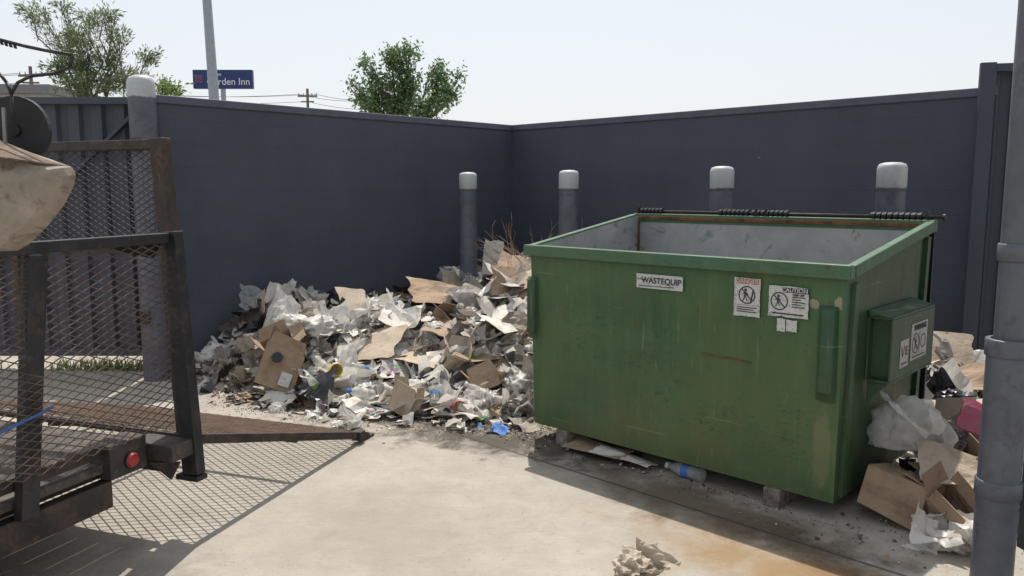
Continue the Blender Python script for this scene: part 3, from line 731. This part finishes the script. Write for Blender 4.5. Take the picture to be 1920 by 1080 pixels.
o=m.obj('debris_crumbs',[P_dark,P_kraft,P_off,P_white]); o['kind']='stuff'; tag(o,'dark crumbs of dirt and shredded litter on concrete','debris')
# ------------------------------------------------------------ individual litter
def sheet_obj(x,y,z,w,l,mat,name,label,cat,rot=(0,0,0),amp=.35,seed=0,n=12,thick=.004,group=None):
    rng=random.Random(seed); m=MB(); cr_sheet(m,Matrix.Identity(4),w,l,n,amp,rng,soft=.5)
    o=m.obj(name,mat,loc=(x,y,z),rot=rot)
    s=o.modifiers.new('s','SOLIDIFY'); s.thickness=thick
    return tag(o,label,cat,group)
def wl(lx,ly,dz=.05):
    x,y=wor(lx,ly); return x,y,H(x,y)+dz
def cs(p,w,l,mat,label,rot,amp=.3,seed=0): return sheet_obj(*p,w,l,mat,'cardboard_sheet',label,'cardboard',rot,amp,seed,group='cardboard sheets in the litter heap')
cs(wl(1.55,-3.30,.16),.60,.44,P_kraft2,'large pale cardboard sheet draped over litter heap',(r_(22),r_(-12),r_(-20)),.2,1)
cs(wl(1.92,-3.22,.13),.40,.36,P_print,'bent printed sheet beside large cardboard sheet',(r_(28),r_(18),r_(10)),.25,2)
cs(wl(1.22,-2.27,.12),.60,.42,P_kraft,'brown folded cardboard below the first bollard',(r_(14),r_(8),r_(20)),.3,3)
cs(wl(.84,-2.94,.13),.30,.38,P_kraft2,'grey cardboard flap standing against the pile',(r_(40),r_(8),r_(35)),.2,4)
cs(wl(.95,-2.75,.12),.28,.34,P_off,'grey cardboard flap standing against the pile',(r_(34),r_(-22),r_(-10)),.2,5)
cs(wl(2.09,-3.08,.12),.55,.28,P_kraft2,'flattened pale cardboard strip on heap',(r_(12),r_(4),r_(-30)),.15,6)
cs(wl(2.08,-2.35,.12),.48,.50,P_white,'large creased white sheet near the dumpster',(r_(22),r_(-8),r_(15)),.35,7)
cs(wl(2.35,-2.65,.12),.46,.42,P_white,'large creased white sheet near the dumpster',(r_(18),r_(20),r_(60)),.35,8)
cs(wl(1.73,-1.86,.12),.32,.36,P_kraft,'tan cardboard piece leaning upright on the heap',(r_(48),r_(10),r_(15)),.2,9)
cs(wl(1.95,-1.75,.12),.34,.30,P_kraft2,'tan cardboard piece leaning upright on the heap',(r_(36),r_(-18),r_(-30)),.2,10)
cs(wl(.5,-1.35,.14),.42,.38,P_kraft2,'pale cardboard leaning on the block wall',(r_(42),r_(10),r_(40)),.2,11)
cs(wl(.35,-1.6,.12),.36,.32,P_kraft,'brown cardboard leaning on the block wall',(r_(34),r_(-10),r_(60)),.2,12)
cs(wl(.62,-.95,.28),.22,.40,P_white,'white carton panel standing by the bollard',(r_(74),r_(4),r_(-5)),.12,13)
cs(wl(1.1,-1.0,.15),.5,.4,P_kraft,'brown cardboard lying near the wall corner',(r_(26),r_(20),r_(0)),.3,14)
cs(wl(2.7,-2.9,.1),.38,.30,P_kraft2,'pale torn cardboard beside the dumpster',(r_(22),r_(-14),r_(20)),.3,15)
cs(wl(1.85,-2.75,.12),.5,.3,P_kraft,'brown torn cardboard strip on heap',(r_(14),r_(-10),r_(80)),.2,16)
cs(wl(.5,-3.2,.08),.30,.24,P_off,'pale cardboard piece by the wall',(r_(28),r_(8),r_(50)),.25,17)
cs(wl(2.5,-3.35,.07),.30,.20,P_kraft2,'pale cardboard scrap low on the heap',(r_(8),r_(14),r_(30)),.3,18)
cs((3.02,5.45,.50),.40,.30,P_kraft2,'grey cardboard piece behind the dumpster',(r_(50),r_(4),r_(-20)),.06,19)
cs((3.0,5.2,.36),.5,.3,P_kraft,'brown cardboard piece behind the dumpster',(r_(20),r_(-12),r_(-40)),.3,20)
cs((2.55,4.35,.36),.55,.36,P_kraft2,'pale cardboard piece beside the dumpster',(r_(16),r_(-8),r_(-20)),.2,21)
cs((2.20,4.05,.34),.30,.22,P_white,'loose white paper beside the dumpster',(r_(24),r_(14),r_(30)),.3,24)
cs((2.42,3.80,.30),.28,.22,P_white,'loose white paper beside the dumpster',(r_(30),r_(-10),r_(-30)),.3,25)
cs((2.12,3.66,.27),.34,.24,P_kraft2,'flattened torn cardboard on top of the boxes',(r_(24),r_(12),r_(-10)),.25,26)
cs((.52,4.66,.035),.46,.20,P_kraft,'flattened brown carton under the dumpster edge',(r_(4),0,r_(-44)),.12,22)
cs((.66,4.52,.05),.40,.15,P_white,'white paper sheet under the dumpster edge',(r_(-5),r_(3),r_(-36)),.12,23)
rg=random.Random(77)
for i in range(60):
    lx=rg.uniform(.3,3.1); ly=rg.uniform(-3.9,-1.6)
    if ly<edge(lx)+.15: continue
    mt,lb=rg.choice(((P_kraft,'brown torn cardboard piece in litter heap'),(P_kraft2,'pale torn cardboard piece in litter heap'),(P_kraft,'brown torn cardboard piece in litter heap'),(P_print,'creased printed paperboard in litter heap'),(P_white,'creased white paperboard in litter heap')))
    cs(wl(lx,ly,.045),rg.uniform(.18,.40),rg.uniform(.14,.30),mt,lb,(rg.gauss(.24,.16),rg.gauss(0,.16),rg.uniform(-1.5,1.5)),.18,100+i)
def bagobj(x,y,z,r,mat,name,label,cat,seed,flat=.65,amp=.45,sc=(1,1,1),smooth=False,rz=0,sub=4,group=None,wings=4):
    rng=random.Random(seed); m=MB(); wad(m,Matrix.Identity(4),r*.85,sub,rng,0,amp,flat)
    for k in range(wings):
        a=rng.uniform(0,6.28); M=Matrix.Translation((math.cos(a)*r*.55,math.sin(a)*r*.55,rng.uniform(-.15,.2)*r*flat))@Euler((rng.gauss(0,.45),rng.gauss(0,.45),rng.uniform(0,6))).to_matrix().to_4x4()
        cr_sheet(m,M,r*1.3,r*.9,12,.8,rng,0,nk=7)
    o=m.obj(name,mat,smooth=smooth,loc=(x,y,z),rot=(0,0,rz)); o.scale=sc; return tag(o,label,cat,group)
G='plastic bags in the litter heap'
def B(p,r,mat,label,seed,**k): return bagobj(*p,r,mat,'plastic_bag',label,'bag',seed,group=G,**k)
B(wl(.33,-4.02,.12),.17,P_bag,'tied white plastic bag beside the wall end',1,flat=.8,amp=.3,smooth=True)
B(wl(.62,-4.08,.08),.19,P_foil,'dirty grey plastic bag at edge of heap',2,flat=.75)
B(wl(.95,-4.14,.04),.15,P_foil,'flattened dirty plastic bag on concrete',3,flat=.5)
B(wl(.80,-3.60,.12),.19,P_milky,'milky plastic film bag on the heap',4,flat=.7,amp=.3,smooth=True)
B(wl(1.05,-3.45,.12),.20,P_bag,'crumpled white plastic bag on the heap',5,amp=.35,smooth=True)
B(wl(.45,-3.70,.08),.15,P_black,'crumpled black plastic bag by the wall',6,wings=1,flat=.5)
B(wl(.35,-3.40,.08),.13,P_bag,'crumpled white plastic bag by the wall',7)
B(wl(1.5,-3.80,.06),.15,P_bag,'crumpled white plastic bag low on heap',8,smooth=True)
B(wl(2.0,-3.65,.06),.18,P_bag,'spread white plastic bag low on heap',9,flat=.4,smooth=True)
B(wl(2.3,-3.4,.07),.17,P_milky,'milky plastic film in the heap',10,flat=.6,smooth=True)
B(wl(2.8,-3.2,.07),.15,P_bag,'crumpled white plastic bag near dumpster',11)
B(wl(3.1,-3.1,.08),.14,P_greybag,'grey plastic bag near dumpster corner',12)
B(wl(2.3,-3.72,.03),.12,P_bag,'flattened white plastic bag on concrete',13,flat=.4)
B(wl(2.9,-2.9,.10),.18,P_bag,'crumpled white plastic bag near dumpster',14,smooth=True)
B(wl(1.3,-3.1,.07),.14,P_greybag,'grey plastic bag in middle of heap',15)
B(wl(2.1,-2.0,.08),.16,P_bag,'white plastic bag high on heap',16,smooth=True)
B((2.00,3.88,.37),.18,P_milky,'milky white plastic sack standing beside the dumpster',17,flat=1.4,amp=.25,smooth=True,wings=2)
B((1.93,3.38,.045),.15,P_bag,'crumpled white plastic bag on the concrete',18,flat=.4,sc=(1.2,.8,1),rz=-.5,wings=6,smooth=True)
B((2.28,3.95,.34),.10,P_greybag,'grey plastic film beside cardboard boxes',19)
B((2.75,4.75,.30),.16,P_black,'crumpled black plastic bag behind the boxes',20,wings=1)
B((-1.14,5.20,.03),.095,P_bag,'small white plastic scrap on concrete',21,flat=.4,sc=(1.2,.9,1),wings=5)
sheet_obj(2.36,3.86,.46,.20,.17,P_pink,'plastic_package','flat pink plastic package beside the dumpster','package',(r_(60),r_(20),r_(-20)),.12,31,thick=.02)
rg=random.Random(31)
for i in range(40):
    lx=rg.uniform(.25,3.1); ly=rg.uniform(-4.0,-1.8)
    if ly<edge(lx)+.12: continue
    mt,lb=rg.choice(((P_bag,'crumpled white plastic bag in litter heap'),(P_bag,'crumpled white plastic bag in litter heap'),(P_greybag,'dirty grey plastic bag in litter heap'),(P_milky,'milky plastic film bag in litter heap')))
    B(wl(lx,ly,.05),rg.uniform(.08,.15),mt,lb,200+i,sub=4 if i%3==0 else 3,smooth=i%2==0)
bagobj(.51,3.11,.045,.15,P_bagpaper,'paper_bag','crumpled beige soiled paper bag lying on sunny concrete','bag',57,flat=.6,amp=.33,sc=(1.1,.85,1),wings=2,sub=4)
def carton(x,y,z,w,d,h,rot,label,seed,mat=P_kraft,lab=False,open_=True):
    rng=random.Random(seed); e=empty('cardboard_box',(x,y,z),0,label,'box','cardboard boxes among the litter'); e.rotation_euler=rot
    m=MB(); j=lambda:rng.uniform(-.016,.016)
    t=.004; c=[(-w/2,-d/2),(w/2,-d/2),(w/2,d/2),(-w/2,d/2)]
    bt=[Vector((a+j(),b+j(),0)) for a,b in c]; tp=[Vector((a+2*j(),b+2*j(),h+j())) for a,b in c]
    n=6
    for k in range(4):
        a,b,cc_,dd=bt[k],bt[(k+1)%4],tp[(k+1)%4],tp[k]; nr=(b-a).cross(dd-a).normalized(); vs=[]
        sd=rng.uniform(0,50)
        for r in range(n+1):
            for s in range(n+1):
                u,v=s/n,r/n; p=a.lerp(b,u).lerp(dd.lerp(cc_,u),v)
                p=p+nr*(.22*w*math.sin(math.pi*u)*math.sin(math.pi*v)*noise.noise(Vector((u*2+sd,v*2,sd))))
                vs.append(p)
        m.add(vs,[(r*(n+1)+s,r*(n+1)+s+1,(r+1)*(n+1)+s+1,(r+1)*(n+1)+s) for r in range(n) for s in range(n)])
    m.add(bt,[(3,2,1,0)])
    o=m.obj('carton_wall',mat,e); q=o.modifiers.new('s','SOLIDIFY'); q.thickness=t
    for k in range(4):
        m=MB()
        a,b=tp[k],tp[(k+1)%4]; outw=((a+b)/2-Vector((0,0,h))); outw.z=0; outw.normalize()
        ang=rng.uniform(-.3,1.3) if open_ else -1.50
        ln=(d if k%2==0 else w)*.45
        dv=outw*math.sin(ang)+Vector((0,0,1))*math.cos(ang)
        s=(b-a)*.04
        up_=Vector((0,0,.002+.003*(k%2)))
        m.add([a+s+up_,b-s+up_,b-s*2+dv*ln+up_,a+s*2+dv*ln+up_],[(0,1,2,3)])
        o=m.obj('flap',mat,e); q=o.modifiers.new('s','SOLIDIFY'); q.thickness=t
    if lab:
        m=MB(); m.box((w*.06,-d/2-.022,h*.12),(w*.36,-d/2-.019,h*.45)); m.obj('shipping_label',M_sticker,e)
        m=MB(); m.cyl((-w*.2,-d/2-.019,h*.72),(-w*.2,-d/2-.022,h*.72),h*.13,n=16); m.obj('printed_mark',M_ink,e)
    return e
x,y=wor(1.35,-4.06); carton(x,y,.08,.28,.20,.32,(r_(-14),r_(22),r_(10)),'brown box with label tipped at edge of heap',1,lab=True)
x,y=wor(.98,-3.78); carton(x,y,.20,.26,.22,.17,(r_(20),r_(-12),r_(30)),'open brown box on litter heap',2)
x,y=wor(2.45,-3.66); carton(x,y,.02,.17,.14,.15,(r_(-10),r_(18),r_(-30)),'small pale box at edge of heap',3,P_kraft2)
x,y=wor(2.3,-3.05); carton(x,y,.24,.20,.18,.13,(r_(15),r_(20),r_(15)),'open pale box on litter heap',4,P_kraft2)
x,y=wor(1.55,-2.5); carton(x,y,.36,.24,.2,.16,(r_(30),r_(12),r_(50)),'crushed brown box high on heap',5)
x,y=wor(2.75,-3.1); carton(x,y,.14,.2,.16,.13,(r_(-20),r_(-22),r_(5)),'crushed brown box near dumpster',6)
carton(1.86,3.72,.03,.27,.22,.20,(r_(-10),r_(18),r_(-38)),'brown box leaning against dumpster base',7,open_=False)
carton(2.06,3.58,.02,.22,.16,.16,(r_(18),r_(30),r_(-62)),'crumpled brown box beside dumpster',8)
carton(2.24,3.86,.16,.22,.18,.10,(r_(26),r_(-24),r_(10)),'brown box on top of other boxes',9)
carton(2.50,4.15,.20,.28,.22,.16,(r_(-15),r_(10),r_(35)),'open pale box beside dumpster',10,P_kraft2)
def bottle(x,y,z,rot,label,s=1,capm=P_white,lm=P_blue):
    e=empty('plastic_bottle',(x,y,z),0,label,'bottle','plastic bottles among the litter'); e.rotation_euler=rot; e.scale=(s,s,s)
    m=MB(); m.lathe([(.001,0),(.028,.002),(.033,.012),(.031,.03),(.033,.045),(.031,.055),(.033,.065),(.033,.13),(.030,.145),(.026,.165),(.014,.19),(.013,.2)],18); m.obj('bottle_body',P_clear,e,True)
    m=MB(); m.lathe([(.0345,.075),(.0345,.115)],18); m.obj('bottle_label',lm,e,True)
    m=MB(); m.lathe([(.0155,.198),(.0155,.216),(.001,.217)],14); m.obj('bottle_cap',capm,e,True)
    return e
bottle(1.06,4.20,.038,(0,r_(-90),r_(-46)),'clear water bottle lying beside the dumpster',1.15)
rg=random.Random(90)
for i,(lx,ly) in enumerate(((2.4,-3.45),(2.6,-3.5),(1.6,-3.7),(2.35,-3.0),(1.15,-3.9),(1.9,-3.5),(2.9,-3.2),(2.15,-3.7),(1.4,-2.9),(3.0,-2.9),(.7,-3.8),(1.75,-3.9))):
    p=wl(lx,ly,.08); bottle(*p,(rg.uniform(-1.6,1.6),rg.uniform(-1.2,1.2),rg.uniform(0,6)),'clear plastic bottle in litter heap' if i%3 else 'blue labelled plastic bottle in litter heap',rg.uniform(.9,1.2),rg.choice((P_white,P_blue)),rg.choice((P_blue,P_white,P_greenc)))
def cup(p,rot,mat,label,s=1):
    m=MB(); m.lathe([(.001,.001),(.028,0),(.030,.004),(.043,.12),(.046,.123),(.044,.126),(.041,.12),(.028,.006),(.001,.005)],18); o=m.obj('paper_cup',mat,smooth=True,loc=p,rot=rot); o.scale=(s,)*3; tag(o,label,'cup','cups among the litter')
cup(wl(1.62,-3.72,.12),(1.3,.4,.5),P_yel,'yellow cup on its side in the heap',1.1)
cup(wl(1.75,-3.78,.10),(1.4,-.4,1.5),P_white,'white paper cup in the heap',1.2)
cup(wl(2.2,-3.55,.08),(-1.2,.4,2.5),P_white,'white paper cup in the heap')
cup(wl(2.7,-3.4,.06),(1.3,.9,.2),P_redc,'red cup low in the heap')
cup(wl(1.1,-3.95,.08),(1.5,.1,3.5),P_white,'white paper cup near the heap edge')
m=MB(); rg=random.Random(4); x0,y0,z0=wl(.95,-.75,.0)
for i in range(34):
    a=rg.uniform(0,6.28); p=Vector((x0+rg.uniform(-.3,.3),y0+rg.uniform(-.2,.2),z0)); d=Vector((math.cos(a)*.9-.2,math.sin(a)*.4,rg.uniform(.4,1.1))).normalized()
    for k in range(5):
        q=p+d*rg.uniform(.09,.17); m.cyl(p,q,.0065-.001*k,.0055-.001*k,5)
        if rg.random()<.7:
            d2=(d+Vector((rg.uniform(-.8,.8),rg.uniform(-.8,.8),rg.uniform(-.2,.5)))).normalized(); m.cyl(q,q+d2*rg.uniform(.06,.14),.003,.0015,4)
        p=q; d=(d+Vector((rg.uniform(-.3,.3),rg.uniform(-.3,.3),rg.uniform(-.3,.1)))).normalized()
tag(m.obj('dead_branches',P_kraft),'bundle of dry branches dumped in the wall corner','branches')
m=MB(); rg=random.Random(8)
for i in range(420):
    u=rg.random(); x=-3.3-abs(rg.gauss(0,.5)) if u<.8 else rg.uniform(-5.5,-3.2); y=6.98+rg.gauss(0,.05); h=rg.uniform(.03,.13); a=rg.uniform(0,3.14); w=.006
    dx_,dy_=math.cos(a)*w,math.sin(a)*w; bx,by=rg.uniform(-.05,.05),rg.uniform(-.05,.05)
    m.add([(x-dx_,y-dy_,0),(x+dx_,y+dy_,0),(x+bx*.5+dx_*.7,y+by*.5+dy_*.7,h*.6),(x+bx,y+by,h),(x+bx*.5-dx_*.7,y+by*.5-dy_*.7,h*.6)],[(0,1,2,3,4)])
o=m.obj('weeds',M_grass); o['kind']='stuff'; tag(o,'green weeds growing along the gate base','weeds')
# ------------------------------------------------------------ trees
def leafquad(m,p,s,asp,rng,d=None):
    if d is None: d=Vector((rng.gauss(0,1),rng.gauss(0,1),rng.gauss(0,1))).normalized()
    n=Vector((rng.gauss(0,1),rng.gauss(0,1),rng.gauss(0,1))); sd=d.cross(n)
    if sd.length<.01: return
    sd.normalize(); a=d*s; b=sd*s*asp
    m.add([p,p+a*.45+b*.5,p+a,p+a*.45-b*.5],[(0,1,2,3)])
def limb(m,p,q,r0,r1,rng,seg=4,wob=.12):
    p=Vector(p); q=Vector(q); L_=(q-p).length; pts=[p]
    for i in range(1,seg+1):
        t=i/seg; c=p.lerp(q,t)+Vector((rng.uniform(-1,1),rng.uniform(-1,1),rng.uniform(-1,1)))*L_*wob*.35*(1 if i<seg else 0); pts.append(c)
    for i in range(seg):
        a=r0+(r1-r0)*i/seg; b=r0+(r1-r0)*(i+1)/seg; m.cyl(pts[i],pts[i+1],a,b,5,caps=False)
    return pts
def tree(base,fork,clusters,label,leafm,nleaf,ls,asp,seed,trunk=.12,feather=False,twigs=14,sp=.16,tw=.09):
    rng=random.Random(seed); e=empty('tree',(base[0],base[1],0),0,label,'tree')
    T_=MB(); C_=MB()
    limb(T_,(0,0,0),(0,0,fork),trunk,trunk*.7,rng,5,.08)
    tot=sum(c[3]*c[5] for c in clusters)
    for cx,cy,cz,rx,ry,rz in clusters:
        c=Vector((cx,cy,cz)); pts=limb(T_,(0,0,fork-.1),c,trunk*.45,trunk*.12,rng,5,.2)
        nl=int(nleaf*rx*rz/tot)
        nt_=max(4,int(twigs*(rx+rz)))
        per=max(1,nl//nt_)
        for k in range(nt_):
            while True:
                v=Vector((rng.uniform(-1,1),rng.uniform(-1,1),rng.uniform(-1,1)))
                if .25<v.length<=1: break
            tip=c+Vector((v.x*rx,v.y*ry,v.z*rz)); st=rng.choice(pts[3:])
            tp=limb(T_,st,tip,trunk*tw,trunk*.03,rng,3,.25)
            for q in range(per):
                t=rng.random()**.5; i=min(2,int(t*3)); p=tp[i].lerp(tp[i+1],t*3-i)
                if feather:
                    dd=(tp[-1]-tp[0]).normalized(); dd=(dd+Vector((rng.gauss(0,.5),rng.gauss(0,.5),rng.gauss(-.15,.5)))).normalized()
                    leafquad(C_,p+dd*rng.uniform(0,ls*1.2)+Vector((rng.gauss(0,.03),rng.gauss(0,.03),rng.gauss(0,.03))),ls*rng.uniform(.7,1.3),asp,rng,dd)
                else:
                    leafquad(C_,p+Vector((rng.gauss(0,sp),rng.gauss(0,sp),rng.gauss(0,sp))),ls*rng.uniform(.6,1.3),asp,rng)
    T_.obj('trunk',M_bark,e); C_.obj('crown',leafm,e)
    return e
def cl(px,py,w,h,bx,depth=25,dep=None):
    kk=depth/1480; return ((px-960)*kk-bx,R.uniform(-.4,.4),1.6+((540-py)/1480*.9925-.122)*depth/1.02,w*kk/2,(dep or w)*kk/2*.9,h*kk/2)
k=25/1480
bx=(768-960)*k
tree((bx,25,0),3.0,[cl(745,110,70,46,bx),cl(720,155,64,46,bx),cl(684,178,60,42,bx),cl(697,122,40,28,bx),cl(770,150,60,70,bx),cl(830,145,48,54,bx),cl(850,178,46,42,bx),cl(772,98,52,32,bx),cl(800,200,100,44,bx),cl(735,200,90,40,bx),cl(868,142,18,22,bx),cl(670,158,26,16,bx),cl(824,120,20,18,bx),cl(756,175,56,40,bx),cl(700,200,60,30,bx)],
 'leafy green tree rising behind the block wall',M_leafA,6400,.14,.5,3,.13,twigs=38,sp=.11)
k2=17/1480; bx=(205-960)*k2
def c2(px,py,w,h): return cl(px+14,py,w,h,bx,17)
tree((bx,17,0),2.6,[c2(90,35,50,26),c2(125,12,40,20),c2(165,30,44,26),c2(205,30,44,26),c2(235,70,46,26),c2(268,100,48,26),c2(180,75,54,34),c2(130,75,50,30),c2(215,115,60,34),c2(165,120,66,36),c2(262,145,54,26),c2(120,130,50,30),c2(78,18,24,16),c2(200,155,120,30),c2(140,160,70,24)],
 'airy feathery tree behind the corrugated gate',M_leafB,8600,.10,.24,9,.07,feather=True,twigs=44,tw=.07)
k3=13/1480; bx=(318-960)*k3
tree((bx,13,0),1.6,[cl(315,160,60,36,bx,13),cl(300,205,50,60,bx,13),cl(345,168,30,20,bx,13)],'small bushy sapling behind the gate post',M_grass,1300,.08,.4,12,.03,twigs=44,sp=.06)
# ------------------------------------------------------------ sign, pole, utilities
S=empty('hotel_sign',((432-960)/1480*60,60,0),0,'navy roadside hotel sign board with white lettering','sign')
zc=1.6+((540-149)/1480*.9925-.122)*60/1.025
m=MB(); m.box((-2.2,-.2,zc-.68),(2.2,.2,zc+.68)); m.obj('sign_panel',M_signblue,S,bevel=.03)
m=MB(); m.box((-.2,-.12,0),(.1,.12,zc-.68)); m.obj('sign_post',M_pole,S)
text('Garden Inn',.70,M_signtxt,S,Matrix.Translation((.44,-.22,zc-.20))@FR,bold=.004)
text('Hilton',.42,M_signtxt,S,Matrix.Translation((-.60,-.22,zc+.34))@FR,bold=.004)
m=MB()
for a in range(4):
    an=math.pi/4+a*math.pi/2; cx_,cz_=-1.76+.17*math.cos(an),zc+.03+.17*math.sin(an); pts=[]
    for i in range(16):
        b=2*math.pi*i/16; u=.17*math.cos(b); v=.085*math.sin(b); pts.append((cx_+u*math.cos(an)-v*math.sin(an),-.215,cz_+u*math.sin(an)+v*math.cos(an)))
    for i in range(16): m.bar(pts[i],pts[(i+1)%16],.035,.02,up=(0,1,0))
m.obj('emblem',M_signred,S)
PL=empty('tall_pole',((420-960)/1480*34,34,0),0,'tall pale grey tapered steel pole beside the sign','pole')
m=MB(); m.lathe([(.27,0),(.22,4),(.17,11),(.15,13)],20); o=m.obj('pole_shaft',M_pole,PL,True); o.rotation_euler=(0,r_(-1.6),0)
m=MB(); m.lathe([(.4,0),(.4,.05),(.28,.06)],20); m.obj('base_plate',M_pole,PL)
def upole(px,topy,depth,label):
    x=(px-960)/1480*depth; z=1.6+((540-topy)/1480*.9925-.122)*depth/1.02
    e=empty('utility_pole',(x,depth,0),0,label,'pole'); m=MB(); m.cyl((0,0,0),(0,0,z),.17,.12,10); m.obj('pole_shaft',M_upole,e)
    m=MB(); m.box((-.9,-.08,z-.75),(.9,.04,z-.6)); m.box((-.6,-.10,z-1.25),(.6,.02,z-1.13)); m.obj('crossarm',M_upole,e)
    for q in (-.8,-.4,.4,.8):
        m=MB(); m.cyl((q,0,z-.6),(q,0,z-.38),.05,.03,8); m.obj('insulator',M_pole,e)
    return x,z
ux,uz=upole(585,167,75,'weathered timber utility pole with crossarms')
u2x,u2z=upole(80,126,60,'weathered timber utility pole with crossarms')
def wire(a,b,sag,r=.018):
    m=MB(); a=Vector(a); b=Vector(b); pts=[]
    for i in range(15):
        t=i/14; p=a.lerp(b,t); p.z-=sag*4*t*(1-t); pts.append(p)
    m.tube(pts,r,4); tag(m.obj('power_line',M_black),'thin dark overhead power line in the distance','wire','overhead power lines')
for dzz,dxx in ((-.5,-.8),(-.5,.8),(-1.15,0)):
    wire((ux+dxx,75,uz+dzz),(ux+dxx-20,77,uz+dzz+.6),.4); wire((ux+dxx,75,uz+dzz),(ux+dxx+10,60,uz+dzz-2.2),.3)
    wire((u2x+dxx,60,u2z+dzz),(u2x+dxx-25,62,u2z+dzz+.2),.4)
BD=empty('distant_building',(-33,46,0),0,'low pale building with flat roof beyond the gate','building')
zt=1.6+((540-160)/1480*.9925-.122)*46/1.02
m=MB(); m.box((-9,0,0),(6.5,8,zt-.5)); m.obj('building_wall',M_bld,BD)
m=MB(); m.box((-9.3,-.3,zt-.499),(6.8,8.3,zt)); m.obj('roof',M_roof,BD)
for i in range(5):
    m=MB(); m.box((-7+i*2.6,-.03,1.5),(-5.6+i*2.6,-.004,3)); m.obj('window',M_glass,BD)
# ------------------------------------------------------------ light, sky, camera
EL=64; AZ=0
sd=bpy.data.lights.new('sun','SUN'); sd.energy=5.0; sd.angle=r_(.5); sd.color=(1,.94,.86)
so=bpy.data.objects.new('sun',sd); col.objects.link(so)
sv=Vector((math.sin(r_(AZ))*math.cos(r_(EL)),math.cos(r_(AZ))*math.cos(r_(EL)),math.sin(r_(EL))))
so.rotation_euler=sv.to_track_quat('Z','Y').to_euler(); so.location=(0,0,30)
w=bpy.data.worlds.new('World'); scene.world=w; w.use_nodes=True; nt=w.node_tree
bg=nt.nodes['Background']; sk=nt.nodes.new('ShaderNodeTexSky'); sk.sky_type='NISHITA'; sk.sun_disc=False
sk.sun_elevation=r_(EL); sk.sun_rotation=r_(AZ); sk.air_density=1.0; sk.dust_density=3; sk.ozone_density=1.5
tc=nt.nodes.new('ShaderNodeTexCoord'); sp_=nt.nodes.new('ShaderNodeSeparateXYZ'); nt.links.new(tc.outputs['Generated'],sp_.inputs[0])
hz=ramp(nt,sp_.outputs[2],0.0,.5,(6.3,6.35,6.35,1),(5.6,6.0,6.4,1))
mx=mix(nt,.76,sk.outputs[0],hz)
nt.links.new(mx,bg.inputs[0]); bg.inputs[1].default_value=.15
cd=bpy.data.cameras.new('camera'); cd.sensor_width=36; cd.lens=36*1480/1920; cd.clip_end=6000; cd.clip_start=.05
co=bpy.data.objects.new('camera',cd); col.objects.link(co); co.location=(0,0,1.6); co.rotation_euler=(r_(90-7.01),0,0)
scene.camera=co
scene.view_settings.view_transform='Standard'; scene.view_settings.look='None'; scene.view_settings.exposure=0
